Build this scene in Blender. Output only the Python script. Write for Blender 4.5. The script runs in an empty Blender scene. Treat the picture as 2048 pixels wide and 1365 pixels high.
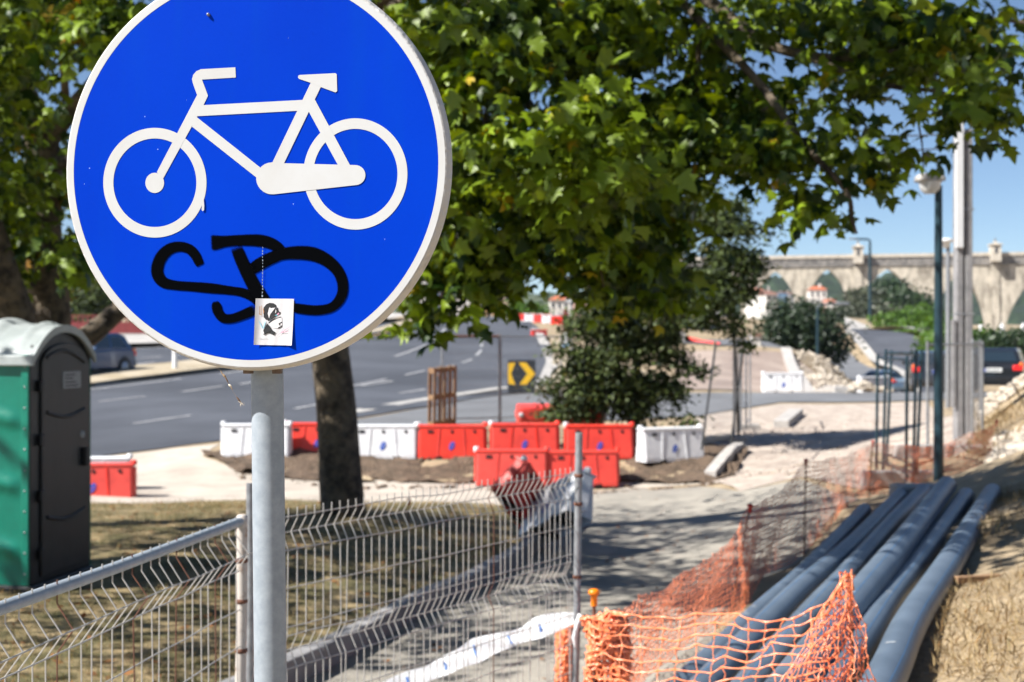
import bpy, bmesh, math, random
import numpy as np
from mathutils import Vector, Matrix, geometry, noise as mnoise
rng = np.random.default_rng(7)
random.seed(7)
R = math.radians
scene = bpy.context.scene
COL = scene.collection

# ---------------------------------------------------------------- camera
F = 2844.4            # focal length in photo pixels (50 mm on 36 mm, 2048 px wide)
CZ = 2.5              # eye height above the footpath
cam_d = bpy.data.cameras.new('camera'); cam = bpy.data.objects.new('camera', cam_d); COL.objects.link(cam)
cam.location = (0, 0, CZ); cam.rotation_euler = (R(90), 0, 0)
cam_d.lens = 50; cam_d.sensor_width = 36; cam_d.clip_start = 0.05; cam_d.clip_end = 6000
cam_d.dof.use_dof = True; cam_d.dof.focus_distance = 2.45; cam_d.dof.aperture_fstop = 6.7
scene.camera = cam

# ---------------------------------------------------------------- sky and sun
SUN_EL, SUN_AZ = 46.0, 68.0      # azimuth: degrees to the left of straight behind the camera
sdir = Vector((-math.sin(R(SUN_AZ))*math.cos(R(SUN_EL)), -math.cos(R(SUN_AZ))*math.cos(R(SUN_EL)), math.sin(R(SUN_EL))))
w = bpy.data.worlds.new('World'); scene.world = w; w.use_nodes = True
nt = w.node_tree; nt.nodes.clear()
sky = nt.nodes.new('ShaderNodeTexSky'); sky.sky_type = 'NISHITA'; sky.sun_disc = False
sky.sun_elevation = R(SUN_EL); sky.sun_rotation = math.atan2(sdir.x, sdir.y)
sky.altitude = 3000; sky.air_density = 1.0; sky.dust_density = 0.0; sky.ozone_density = 3.0
bg = nt.nodes.new('ShaderNodeBackground'); bg.inputs[1].default_value = 0.058
out = nt.nodes.new('ShaderNodeOutputWorld')
nt.links.new(sky.outputs[0], bg.inputs[0]); nt.links.new(bg.outputs[0], out.inputs[0])
sun_d = bpy.data.lights.new('sun', 'SUN'); sun_d.energy = 5.0; sun_d.angle = R(0.53); sun_d.color = (1.0, 0.968, 0.915)
sun = bpy.data.objects.new('sun', sun_d); COL.objects.link(sun)
sun.rotation_euler = sdir.to_track_quat('Z', 'Y').to_euler()
vs = scene.view_settings; vs.view_transform = 'Standard'; vs.look = 'None'; vs.gamma = 1; vs.use_curve_mapping = False
vs.exposure = 1.1
scene.render.engine = 'CYCLES'
cy = scene.cycles; cy.max_bounces = 6; cy.diffuse_bounces = 3; cy.glossy_bounces = 3; cy.transmission_bounces = 4
cy.transparent_max_bounces = 12; cy.volume_bounces = 0; cy.caustics_reflective = False; cy.caustics_refractive = False
cy.use_denoising = True; cy.use_adaptive_sampling = True; cy.adaptive_threshold = 0.02; cy.sample_clamp_indirect = 6

# ---------------------------------------------------------------- pixel <-> place
def P(px, py, d):
    return Vector((d*(px-1024)/F, d, CZ - d*(py-682.5)/F))

# known spots of the ground: where it shows in the photo and how far off it is
CTRL = [
 # foreground footpath, camera stands on the bank
 (1024,2050,3.3),(300,2050,3.4),(1700,2000,3.2),
 (1300,1330,9.2),(1250,1200,12.1),(1150,1090,17.2),(1350,1010,21.2),(1250,985,23.5),
 (600,1362,9.2),(900,1190,13.2),(1120,1070,18.3),
 # lawn, the portable toilet and the tree
 (0,1365,8.6),(300,1300,9.9),(100,1185,12.1),(-200,1185,12.0),(400,1130,13.6),(680,1030,18.0),(850,1040,18.2),(300,1050,16.8),(160,1040,17.5),(60,1020,19),(-300,1000,19),
 # pale dirt in front of the barriers
 (300,1000,23.4),(560,985,24.0),(900,975,25.2),(200,985,24.0),
 (480,950,26.2),(700,962,26.2),(900,968,26.2),(1100,970,26.2),(1300,966,26.2),(1420,962,26.0),
 (480,912,27.3),(700,914,27.3),(900,914,27.3),(1100,914,27.3),(1300,915,27.3),(1400,920,27.1),
 (700,898,28.8),(1100,898,28.8),(1300,896,28.8),(300,955,26.0),
 # carriageway
 (180,918,28.0),(60,925,28),(-200,930,28),(400,885,29.5),(600,855,32),(850,835,34),
 (180,775,46),(215,752,50),(500,738,55),(700,683,80),(830,652,120),(960,641,250),(1030,646,150),(1085,662,108),(1110,720,68),(1090,765,50),(1040,788,46),(950,795,43),
 (0,782,46),(-300,800,46),(320,693,72),(100,690,74),(-300,690,74),(600,668,100),
 # middle: gravel and cross street
 (1450,930,27),(1500,850,33),(1300,815,38),(1600,800,42),(1800,795,42.5),(1850,840,33),(1700,870,30),(1600,930,25),(1500,985,21.5),
 (1600,786,45),(1400,786,46),(1800,786,45),(1500,700,75),(1400,690,75),(1600,705,72),(1300,690,80),(1400,640,130),(1550,690,80),
 # lower road to the right
 (1700,791,50),(1750,793,50),(1800,793,50),(1755,803,58),(1757,808,68),(1757,801,76),(1755,790,85),(1660,772,62),(1850,790,60),(1700,735,104),(1690,672,150),(1850,762,92),(1930,785,47),(2020,785,46),(2200,780,46),
 (1760,655,170),(1900,690,110),(2048,700,110),(1500,640,160),
 # right bank
 (1730,1000,17.5),(1608,1121,14.6),(1458,1225,11.4),(1850,975,18.5),(1900,885,25),(1960,840,26),(2048,765,26),(2300,700,26),
 (2048,900,17),(2048,1100,9.6),(1900,1365,6.2),(2048,1365,5.9),(2300,1300,6.0),(1790,1213,8.2),(1930,1080,10.3),(1560,1365,7.2),(1300,1480,6.8),(2000,1000,13),(1711,1114,11.4),(1900,990,14.5),(1640,1190,10.2),
 # far away
 (1500,660,300),(1800,690,450),(1024,640,420),(300,640,300),(2300,690,450),(1024,640,1200),(2000,640,1200),(0,640,1200)]
_cp = np.array([[(a-1024)/F, math.log(d), CZ-d*(b-682.5)/F] for a, b, d in CTRL])
def _ker(r2): return np.where(r2 > 1e-12, 0.5*r2*np.log(r2+1e-12), 0.0)
_n = len(_cp); _A = np.zeros((_n+3, _n+3)); _d = _cp[:, None, :2]-_cp[None, :, :2]
_A[:_n, :_n] = _ker((_d**2).sum(2)) + np.eye(_n)*2e-5
_A[:_n, _n] = 1; _A[:_n, _n+1:] = _cp[:, :2]; _A[_n, :_n] = 1; _A[_n+1:, :_n] = _cp[:, :2].T
_W = np.linalg.solve(_A, np.concatenate([_cp[:, 2], np.zeros(3)]))
def Gs(x, y):
    x = np.asarray(x, float); y = np.asarray(y, float); sh = x.shape; x = x.ravel(); y = y.ravel()
    d = np.clip(y, 3.2, 1200.); u = np.clip(x/d, -0.46, 0.46); v = np.log(d)
    z = np.empty_like(x)
    for i in range(0, len(x), 20000):
        q = np.stack([u[i:i+20000], v[i:i+20000]], 1)
        k = _ker(((q[:, None, :]-_cp[None, :, :2])**2).sum(2))
        z[i:i+20000] = k@_W[:_n] + _W[_n] + q@_W[_n+1:]
    return z.reshape(sh)
def G(x, y): return float(Gs(np.array([x]), np.array([y]))[0])
_ds = np.exp(np.linspace(math.log(3.5), math.log(1000), 900))
def gp(px, py, dmin=3.5):
    """the place on the ground seen at that photo pixel"""
    ds = _ds[_ds >= dmin]; x = ds*(px-1024)/F; zr = CZ-ds*(py-682.5)/F
    below = zr <= Gs(x, ds)
    i = int(np.argmax(below)) if below.any() else len(ds)-1
    d = ds[i]; return Vector((d*(px-1024)/F, d, G(d*(px-1024)/F, d)))
def on(px, d, dz=0.0):
    x = d*(px-1024)/F; return Vector((x, d, G(x, d)+dz))

# ---------------------------------------------------------------- materials
def lin(c):
    return tuple(((v/255.)/12.92 if v/255. < .04045 else ((v/255.+.055)/1.055)**2.4) for v in c)
M = {}
def mat(name, col, rough=.6, var=.0, scale=8., bump=0., bscale=None, metal=0., col2=None, spec=.5, alpha=None, trans=0., coat=0., detail=6., contrast=(.35,.65), wear=0.):
    m = bpy.data.materials.new(name); m.use_nodes = True; n = m.node_tree.nodes; l = m.node_tree.links
    b = n['Principled BSDF']; b.inputs['Roughness'].default_value = rough; b.inputs['Metallic'].default_value = metal
    b.inputs['Specular IOR Level'].default_value = spec; b.inputs['Coat Weight'].default_value = coat
    if alpha is not None: b.inputs['Alpha'].default_value = alpha
    if trans: b.inputs['Transmission Weight'].default_value = trans
    b.inputs['Base Color'].default_value = (*col, 1)
    tc = n.new('ShaderNodeTexCoord')
    if col2 is not None or var:
        if col2 is None: col2 = tuple(c*(1-var) for c in col)
        t = n.new('ShaderNodeTexNoise'); t.inputs['Scale'].default_value = scale; t.inputs['Detail'].default_value = detail; t.inputs['Roughness'].default_value = .62
        l.new(tc.outputs['Object'], t.inputs['Vector'])
        r = n.new('ShaderNodeValToRGB'); r.color_ramp.elements[0].position = contrast[0]; r.color_ramp.elements[1].position = contrast[1]
        r.color_ramp.elements[0].color = (*col2, 1); r.color_ramp.elements[1].color = (*col, 1)
        l.new(t.outputs['Fac'], r.inputs[0]); l.new(r.outputs[0], b.inputs['Base Color'])
    if bump:
        t2 = n.new('ShaderNodeTexNoise'); t2.inputs['Scale'].default_value = bscale or scale*3; t2.inputs['Detail'].default_value = 5
        l.new(tc.outputs['Object'], t2.inputs['Vector'])
        bp = n.new('ShaderNodeBump'); bp.inputs['Strength'].default_value = min(1, bump); bp.inputs['Distance'].default_value = .02 if bump <= 1 else .02*bump
        l.new(t2.outputs['Fac'], bp.inputs['Height']); l.new(bp.outputs[0], b.inputs['Normal'])
    if wear:   # each copy faded a little differently
        oi = n.new('ShaderNodeObjectInfo'); hs = n.new('ShaderNodeHueSaturation'); src = b.inputs['Base Color'].links[0].from_socket
        for k, (a, c) in (('Saturation', (1-wear, 1.0)), ('Value', (1-wear*.8, 1.05))):
            mr = n.new('ShaderNodeMapRange'); mr.inputs[3].default_value = a; mr.inputs[4].default_value = c; l.new(oi.outputs['Random'], mr.inputs[0]); l.new(mr.outputs[0], hs.inputs[k])
        tm = n.new('ShaderNodeTexNoise'); tm.inputs['Scale'].default_value = 2.6; tm.inputs['Detail'].default_value = 9; tm.inputs['Roughness'].default_value = .75; l.new(tc.outputs['Object'], tm.inputs['Vector'])
        rm = n.new('ShaderNodeValToRGB'); rm.color_ramp.elements[0].position = .60; rm.color_ramp.elements[0].color = (0,0,0,1); rm.color_ramp.elements[1].position = .78; rm.color_ramp.elements[1].color = (.55,.55,.55,1); l.new(tm.outputs['Fac'], rm.inputs[0])
        mu = n.new('ShaderNodeMixRGB'); mu.inputs[2].default_value = (.30,.23,.16,1); l.new(rm.outputs[0], mu.inputs[0]); l.new(src, hs.inputs['Color']); l.new(hs.outputs[0], mu.inputs[1]); l.new(mu.outputs[0], b.inputs['Base Color'])
    M[name] = m; return m
def leaf_mat(name, c1, c2, c3=None, transl=.35, rough=.45):
    m = bpy.data.materials.new(name); m.use_nodes = True; n = m.node_tree.nodes; l = m.node_tree.links
    b = n['Principled BSDF']; b.inputs['Roughness'].default_value = rough; b.inputs['Specular IOR Level'].default_value = .35
    g = n.new('ShaderNodeNewGeometry'); r = n.new('ShaderNodeValToRGB'); e = r.color_ramp.elements
    e[0].color = (*c2, 1); e[0].position = 0.15; e[1].color = (*c1, 1); e[1].position = .80
    if c3:
        x = e.new(.978); x.color = (*c1, 1); x = e.new(.994); x.color = (*c3, 1)
    l.new(g.outputs['Random Per Island'], r.inputs[0]); l.new(r.outputs[0], b.inputs['Base Color'])
    tr = n.new('ShaderNodeBsdfTranslucent'); mx = n.new('ShaderNodeMixShader'); mx.inputs[0].default_value = transl
    hs = n.new('ShaderNodeHueSaturation'); hs.inputs['Hue'].default_value = .478; hs.inputs['Saturation'].default_value = 1.1; hs.inputs['Value'].default_value = 1.45
    l.new(r.outputs[0], hs.inputs['Color']); l.new(hs.outputs[0], tr.inputs[0])
    l.new(b.outputs[0], mx.inputs[1]); l.new(tr.outputs[0], mx.inputs[2]); l.new(mx.outputs[0], n['Material Output'].inputs[0])
    M[name] = m; return m

# ---------------------------------------------------------------- mesh building
class MB:
    def __init__(s): s.v = []; s.f = []; s.m = []; s.smooth = []
    def add(s, vs, fs, mi=0, sm=False):
        o = len(s.v); s.v += [tuple(v) for v in vs]; s.f += [tuple(i+o for i in f) for f in fs]; s.m += [mi]*len(fs); s.smooth += [sm]*len(fs); return s
    def box(s, c, size, rot=None, mi=0, taper=(1, 1)):
        hx, hy, hz = size[0]/2, size[1]/2, size[2]/2
        vs = [Vector((x*hx*(taper[0] if z > 0 else 1), y*hy*(taper[1] if z > 0 else 1), z*hz)) for z in (-1, 1) for y in (-1, 1) for x in (-1, 1)]
        if rot is not None: vs = [rot@v for v in vs]
        c = Vector(c); return s.add([v+c for v in vs], [(0,2,3,1),(4,5,7,6),(0,1,5,4),(1,3,7,5),(3,2,6,7),(2,0,4,6)], mi)
    def hexa(s, p, mi=0):   # 8 corners: bottom 4 ccw, top 4 ccw
        return s.add(p, [(3,2,1,0),(4,5,6,7),(0,1,5,4),(1,2,6,5),(2,3,7,6),(3,0,4,7)], mi)
    def tube(s, path, rad, n=8, cap=True, mi=0, sm=True, up=None):
        path = [Vector(p) for p in path]; k = len(path)
        if not hasattr(rad, '__len__'): rad = [rad]*k
        vs = []; fs = []; t0 = (path[1]-path[0]).normalized()
        a = Vector((0, 0, 1)) if abs(t0.z) < .9 else Vector((1, 0, 0))
        nrm = t0.cross(a).normalized()
        for i, p in enumerate(path):
            t = (path[min(i+1, k-1)]-path[max(i-1, 0)]).normalized()
            nrm = (nrm-t*nrm.dot(t)); nrm = nrm.normalized() if nrm.length > 1e-6 else t.orthogonal().normalized()
            b = t.cross(nrm)
            for j in range(n):
                q = 2*math.pi*j/n; vs.append(p+(nrm*math.cos(q)+b*math.sin(q))*rad[i])
        for i in range(k-1):
            for j in range(n): fs.append((i*n+j, i*n+(j+1) % n, (i+1)*n+(j+1) % n, (i+1)*n+j))
        s.add(vs, fs, mi, sm)
        if cap:
            s.add(vs[:n], [tuple(reversed(range(n)))], mi); s.add(vs[-n:], [tuple(range(n))], mi)
        return s
    def lathe(s, c, prof, n=16, axis=None, mi=0, sm=True):   # prof: (radius, height)
        rot = Matrix.Identity(3) if axis is None else Vector((0, 0, 1)).rotation_difference(Vector(axis)).to_matrix()
        c = Vector(c); vs = []; fs = []
        for r, h in prof:
            for j in range(n):
                q = 2*math.pi*j/n; vs.append(c+rot@Vector((r*math.cos(q), r*math.sin(q), h)))
        for i in range(len(prof)-1):
            for j in range(n): fs.append((i*n+j, i*n+(j+1) % n, (i+1)*n+(j+1) % n, (i+1)*n+j))
        s.add(vs, fs, mi, sm); s.add(vs[:n], [tuple(reversed(range(n)))], mi); s.add(vs[-n:], [tuple(range(n))], mi)
        return s
    def prism(s, poly, a, b, mi=0, fn=None):   # poly 2D, fn(p, t) -> 3D at t = a and t = b
        n = len(poly); vs = [fn(p, a) for p in poly]+[fn(p, b) for p in poly]
        fs = [tuple(reversed(range(n))), tuple(range(n, 2*n))]+[(i, (i+1) % n, n+(i+1) % n, n+i) for i in range(n)]
        return s.add(vs, fs, mi)
    def build(s, name, mats, parent=None, loc=None, rot=None, fix=True, bevel=0):
        me = bpy.data.meshes.new(name); me.from_pydata(s.v, [], s.f)
        if not isinstance(mats, (list, tuple)): mats = [mats]
        for m in mats: me.materials.append(M[m] if isinstance(m, str) else m)
        me.polygons.foreach_set('material_index', s.m); me.polygons.foreach_set('use_smooth', s.smooth)
        if fix:
            bm = bmesh.new(); bm.from_mesh(me); bmesh.ops.recalc_face_normals(bm, faces=bm.faces); bm.to_mesh(me); bm.free()
        me.update(); o = bpy.data.objects.new(name, me); COL.objects.link(o); o.parent = parent
        if loc is not None: o.location = loc
        if rot is not None: o.rotation_euler = rot
        if bevel:
            b = o.modifiers.new('bevel', 'BEVEL'); b.width = bevel; b.segments = 2; b.limit_method = 'ANGLE'
        return o
def npmesh(name, V, Fa, mats, parent=None, smooth=False):
    """V (n,3); Fa list of (k,m) integer arrays of equal-size faces"""
    me = bpy.data.meshes.new(name); V = np.asarray(V, np.float32)
    me.vertices.add(len(V)); me.vertices.foreach_set('co', V.ravel())
    nl = sum(f.size for f in Fa); nf = sum(len(f) for f in Fa)
    me.loops.add(nl); me.loops.foreach_set('vertex_index', np.concatenate([f.ravel() for f in Fa]).astype(np.int32))
    st = []; o = 0
    for f in Fa: st.append(o+np.arange(len(f))*f.shape[1]); o += f.size
    me.polygons.add(nf); me.polygons.foreach_set('loop_start', np.concatenate(st).astype(np.int32))
    if not isinstance(mats, (list, tuple)): mats = [mats]
    for m in mats: me.materials.append(M[m])
    me.update(calc_edges=True); me.validate()
    if smooth: me.polygons.foreach_set('use_smooth', [True]*len(me.polygons))
    ob = bpy.data.objects.new(name, me); COL.objects.link(ob); ob.parent = parent; return ob
def tag(o, label, cat, group=None):
    o['label'] = label; o['category'] = cat
    if group: o['group'] = group
    return o
def thing(name, label, cat, loc=(0, 0, 0), rz=0, group=None):
    o = bpy.data.objects.new(name, None); o.empty_display_size = .2; COL.objects.link(o); o.location = loc; o.rotation_euler = (0, 0, rz)
    return tag(o, label, cat, group)
def kind(o, k, label=None):
    o['kind'] = k
    if label: o['label'] = label
    return o
def copy_tree(o, parent=None):
    c = o.copy(); COL.objects.link(c); c.parent = parent
    for ch in list(o.children): copy_tree(ch, c)
    return c
def text_mesh(s, size):
    cu = bpy.data.curves.new('t', 'FONT'); cu.body = s; cu.size = size; cu.align_x = 'CENTER'; cu.align_y = 'CENTER'; cu.resolution_u = 2
    o = bpy.data.objects.new('t', cu); COL.objects.link(o); bpy.context.view_layer.update()
    me = bpy.data.meshes.new_from_object(o.evaluated_get(bpy.context.evaluated_depsgraph_get()))
    bpy.data.objects.remove(o); return me
def poly_sheet(name, poly, off, m, step=None, jit=0., knd='structure', disp=None):
    """a sheet that follows the ground inside a polygon (x, y)"""
    pts = []; n = len(poly)
    for i in range(n):
        a = Vector(poly[i][:2]); b = Vector(poly[(i+1) % n][:2]); L = (b-a).length; dm = (a.y+b.y)/2
        st = step or max(.25, dm*.025); k = max(1, int(L/st))
        for j in range(k):
            p = a.lerp(b, j/k)
            if jit: p = p+Vector((random.uniform(-1, 1), random.uniform(-1, 1)))*jit
            pts.append(p)
    nb = len(pts); xs = [p.x for p in pts]; ys = [p.y for p in pts]
    bx = np.array(xs); by = np.array(ys)
    y = min(ys)
    inner = []
    while y < max(ys):
        st = step or max(.25, y*.025); x = min(xs)
        while x < max(xs):
            inner.append((x+random.uniform(-.2, .2)*st, y+random.uniform(-.2, .2)*st)); x += st
        y += st
    if inner:
        I = np.array(inner); ins = np.zeros(len(I), bool); j = nb-1
        for i in range(nb):
            c = ((by[i] > I[:, 1]) != (by[j] > I[:, 1])) & (I[:, 0] < (bx[j]-bx[i])*(I[:, 1]-by[i])/(by[j]-by[i]+1e-12)+bx[i])
            ins ^= c; j = i
        pts += [Vector(p) for p in I[ins]]
    vs, es, fs, *_ = geometry.delaunay_2d_cdt([Vector((p[0], p[1])) for p in pts], [(i, (i+1) % nb) for i in range(nb)], [], 1, 1e-5)
    X = np.array([v.x for v in vs]); Y = np.array([v.y for v in vs])
    Z = Gs(X, Y)+off*np.maximum(1, Y/25)
    if disp: Z = Z+np.array([disp(a, b) for a, b in zip(X, Y)])
    Fc = np.array([f for f in fs if len(f) == 3], int)
    nz = np.cross(np.stack([X[Fc[:, 1]]-X[Fc[:, 0]], Y[Fc[:, 1]]-Y[Fc[:, 0]]], 1), np.stack([X[Fc[:, 2]]-X[Fc[:, 0]], Y[Fc[:, 2]]-Y[Fc[:, 0]]], 1))
    Fc[nz < 0] = Fc[nz < 0][:, ::-1]
    o = npmesh(name, np.stack([X, Y, Z], 1), [Fc], m, smooth=True); o['kind'] = knd; return o
# ================================================================ materials
mat('earth', (.40,.31,.20), .95, scale=1.3, col2=(.21,.155,.09), bump=1.5, bscale=18)
mat('lawn_soil', (.34,.25,.13), .95, scale=2.2, col2=(.11,.095,.035), bump=1.5, bscale=30, contrast=(.42,.62))
mat('path', (.37,.335,.28), .9, scale=1.7, col2=(.20,.185,.16), bump=1.0, bscale=40, contrast=(.3,.7))
mat('pale_dirt', (.50,.44,.37), .95, scale=1.2, col2=(.36,.31,.26), bump=1.3, bscale=22, contrast=(.35,.65))
mat('gravel', (.47,.40,.335), .95, scale=3., col2=(.30,.24,.20), bump=2., bscale=14, contrast=(.35,.62))
mat('lot', (.38,.30,.25), .95, scale=.5, col2=(.24,.18,.15), bump=1.5, bscale=6)
mat('asphalt', (.074,.080,.096), .85, scale=.16, col2=(.042,.046,.057), bump=.4, bscale=60, detail=12, contrast=(.38,.6))
mat('street', (.17,.175,.185), .88, scale=.5, col2=(.12,.123,.13), bump=.4, bscale=40)
mat('paint', (.42,.42,.42), .7, scale=3, col2=(.26,.26,.27))
mat('verge', (.42,.36,.27), .95, scale=.8, col2=(.30,.24,.15), bump=1.5, bscale=8)
mat('dust', (.46,.43,.39), .95, scale=.6, col2=(.30,.29,.28))
mat('concrete', (.46,.43,.40), .85, scale=5, col2=(.33,.31,.29), bump=.5, bscale=40)
mat('kerb_grey', (.30,.29,.29), .8, scale=5, col2=(.20,.195,.20), bump=.5, bscale=50)
mat('soil', (.155,.105,.07), .95, scale=5, col2=(.075,.052,.034), bump=3, bscale=20)
mat('rubble', (.56,.49,.40), .95, scale=6, col2=(.40,.34,.27), bump=1, bscale=30)
mat('galv', (.34,.38,.42), .5, scale=45, col2=(.27,.31,.35), metal=.12, spec=.3)
mat('galv_dull', (.36,.37,.38), .5, scale=20, col2=(.22,.22,.23), metal=.5)
mat('rust_wire', (.48,.455,.42), .5, scale=9, col2=(.22,.10,.045), metal=.3, contrast=(.26,.40))
mat('cream_post', (.50,.45,.40), .6, scale=14, col2=(.25,.14,.08), contrast=(.30,.45))
mat('rust', (.17,.07,.04), .8, scale=30, col2=(.10,.04,.025))
mat('dark_metal', (.05,.055,.06), .5, var=.4, scale=20)
mat('blue_green', (.012,.040,.056), .45, var=.25, scale=8)
mat('white', (.78,.78,.77), .5, var=.08, scale=6)
mat('black', (.012,.012,.013), .5)
mat('red_plastic', (.80,.038,.016), .38, scale=4, col2=(.62,.028,.014), bump=.15, bscale=8, wear=.07)
mat('white_plastic', (.80,.80,.81), .4, scale=4, col2=(.66,.66,.68), bump=.15, bscale=8, wear=.08)
mat('logo_blue', (.015,.075,.42), .5)
mat('wood', (.36,.22,.12), .8, scale=12, col2=(.20,.115,.06), bump=.6, bscale=30)
mat('orange_net', (.95,.36,.20), .32, scale=60, col2=(.90,.20,.05), spec=.9)
mat('orange_cap', (.90,.22,.005), .35, var=.15, scale=30)
mat('pipe', (.112,.145,.188), .42, scale=3, col2=(.076,.102,.136), spec=.5, bump=.12, bscale=9)  # bluish base colour stands in for sky reflected on the plastic
mat('pipe_stripe', (.05,.21,.46), .5)
mat('pipe_mark', (.40,.43,.46), .6, var=.5, scale=50)
mat('tape', (.80,.80,.80), .45, var=.1, scale=10)
mat('tape_blue', (.06,.20,.55), .45)
mat('toilet_green', (.0,.205,.135), .42, scale=3, col2=(.0,.16,.105), bump=.25, bscale=5, coat=.15)
mat('toilet_dark', (.016,.017,.018), .45, var=.3, scale=4, bump=.2, bscale=5)
mat('toilet_roof', (.42,.45,.445), .35, scale=3, col2=(.29,.32,.315))
mat('bark', (.15,.115,.075), .9, scale=6, col2=(.035,.026,.018), bump=2., bscale=14, contrast=(.38,.6))
mat('bark_dark', (.075,.055,.04), .9, scale=6, col2=(.03,.024,.018), bump=2, bscale=14)
mat('glass', (.015,.025,.035), .06, spec=.9)
mat('tyre', (.015,.015,.016), .8)
mat('rim', (.45,.46,.48), .35, metal=.7)
mat('car_blue', (.016,.060,.16), .3, coat=.5)
mat('car_black', (.010,.011,.013), .22, coat=.6)
mat('car_dark', (.022,.026,.035), .25, coat=.6)
mat('car_silver', (.35,.46,.55), .28, metal=.4, coat=.5)
mat('car_white', (.78,.78,.78), .3, coat=.5)
mat('tail_red', (.75,.012,.012), .2, spec=.7)
mat('tail_amber', (.80,.16,.02), .2, spec=.7)
mat('plate', (.75,.75,.72), .5)
mat('yellow', (.88,.50,.01), .45, var=.1, scale=10)
mat('barrel_black', (.022,.026,.034), .5, var=.3, scale=10)
mat('red_paint', (.24,.035,.035), .7, var=.25, scale=3)
mat('plaster', (.70,.67,.62), .8, var=.12, scale=.6)
mat('plaster_pink', (.56,.35,.29), .8, var=.15, scale=.6)
mat('plaster_blue', (.25,.42,.62), .8, var=.1, scale=.6)
mat('plaster_ochre', (.58,.38,.17), .8, var=.1, scale=.6)
mat('roof_tile', (.50,.15,.065), .85, scale=3, col2=(.36,.10,.05))
mat('roof_brown', (.24,.12,.09), .85, scale=3, col2=(.17,.09,.07))
mat('window_dark', (.03,.035,.045), .2, spec=.7)
mat('sign_blue2', (.005,.06,.42), .4)
mat('maroon', (.055,.008,.012), .4)
mat('cable', (.04,.04,.045), .6)
mat('rail_white', (.74,.74,.74), .6, var=.1, scale=2)
leaf_mat('leaf_plane', (.185,.265,.009), (.013,.036,.003), (.42,.30,.012), .22)
leaf_mat('leaf_left', (.17,.25,.012), (.018,.046,.005), (.30,.15,.012), .22)
leaf_mat('leaf_bush', (.080,.112,.026), (.010,.020,.005), (.15,.14,.04), .25, .6)
leaf_mat('leaf_dark', (.038,.062,.028), (.014,.026,.011), None, .2)
leaf_mat('leaf_olive', (.075,.085,.05), (.035,.045,.028), None, .2)
leaf_mat('leaf_bright', (.10,.19,.025), (.04,.085,.014), None, .35)
leaf_mat('leaf_pine', (.035,.062,.022), (.013,.026,.010), None, .15)
leaf_mat('grass_dry', (.50,.38,.20), (.34,.245,.12), (.13,.16,.04), .3, .7)
leaf_mat('grass_lawn', (.38,.28,.13), (.08,.095,.025), None, .3, .7)
leaf_mat('litter', (.30,.13,.04), (.16,.075,.03), None, .2, .7)
leaf_mat('weed', (.16,.20,.06), (.09,.12,.035), None, .3, .7)

# ================================================================ the ground
def axis(lo, hi, c, s0, grow):
    out = [c]; s = s0
    while out[-1] < hi: out.append(out[-1]+s); s = s0+abs(out[-1]-c)*grow
    neg = [c]; s = s0
    while neg[-1] > lo: neg.append(neg[-1]-s); s = s0+abs(neg[-1]-c)*grow
    return np.array(sorted(set(out+neg)))
_xs = axis(-2500, 2500, 0, .30, .022); _ys = np.concatenate([np.linspace(-40, -1, 30), axis(-.5, 3500, -.5, .22, .013)])
_X, _Y = np.meshgrid(_xs, _ys); _Z = Gs(_X, _Y); _nx = len(_xs); _ny = len(_ys)
_i = np.arange(_nx*_ny).reshape(_ny, _nx)
_Fq = np.stack([_i[:-1, :-1], _i[:-1, 1:], _i[1:, 1:], _i[1:, :-1]], -1).reshape(-1, 4)
kind(npmesh('ground', np.stack([_X, _Y, _Z], -1).reshape(-1, 3), [_Fq], 'earth', smooth=True), 'structure')

def gl(L): return [gp(*p) for p in L]
KA, KB = gp(600, 1352), gp(1150, 1050)
kd = (KB-KA); kd.z = 0; kd.normalize(); kn = Vector((kd.y, -kd.x, 0))     # kn points to the path side
K0 = KA-kd*7.2
far_lawn = gl([(1150,1040),(1000,1012),(860,1005),(700,1008),(560,1002),(400,1004),(180,1008),(-250,1010)])
lawn_poly = [K0-kn*.02, KB-kn*.02]+far_lawn[1:]+[Vector((-9, 12, 0)), Vector((-6, 4, 0)), Vector((-5, 1, 0))]
poly_sheet('lawn', lawn_poly, .012, 'lawn_soil', jit=.0)
path_poly = [K0+kn*.1, Vector((1.6, 2.6, 0)), Vector((.9, 7.2, 0)), gp(1440, 1240), gp(1600, 1125), gp(1720, 1000), gp(1600, 960), gp(1480, 985), gp(1400, 975), gp(1290, 980), gp(1160, 985), gp(1060, 1000), gp(1140, 1035), KB+kn*.1]
poly_sheet('path', path_poly, .010, 'path')
poly_sheet('dirt_strip', gl([(-250,1010),(180,1008),(400,1004),(560,1002),(700,1008),(860,1005),(1000,1012),(1060,1000),(1160,985),(1290,978),(1400,972),(1415,960),(1250,968),(900,968),(700,962),(480,948),(405,915),(440,890),(180,920),(-250,928)]), .010, 'pale_dirt')
def soil_disp(x, y):
    return .11*mnoise.fractal(Vector((x*1.6, y*2.2, 3.)), .7, 2.2, 5)+.03
poly_sheet('soil_bank', gl([(400,914),(480,953),(600,964),(760,968),(900,972),(1100,973),(1250,971),(1420,968),(1470,955),(1500,905),(1440,896),(1380,900),(1200,903),(900,903),(600,900),(440,902)]), .02, 'soil', step=.12, disp=soil_disp)
poly_sheet('gravel_path', gl([(1385,838),(1560,810),(1850,806),(1965,850),(1930,892),(1740,905),(1730,985),(1600,955),(1480,985),(1405,972),(1470,950),(1500,905),(1420,890)]), .014, 'gravel', disp=lambda x, y: .03*mnoise.noise(Vector((x*2, y*2, 0))))
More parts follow.
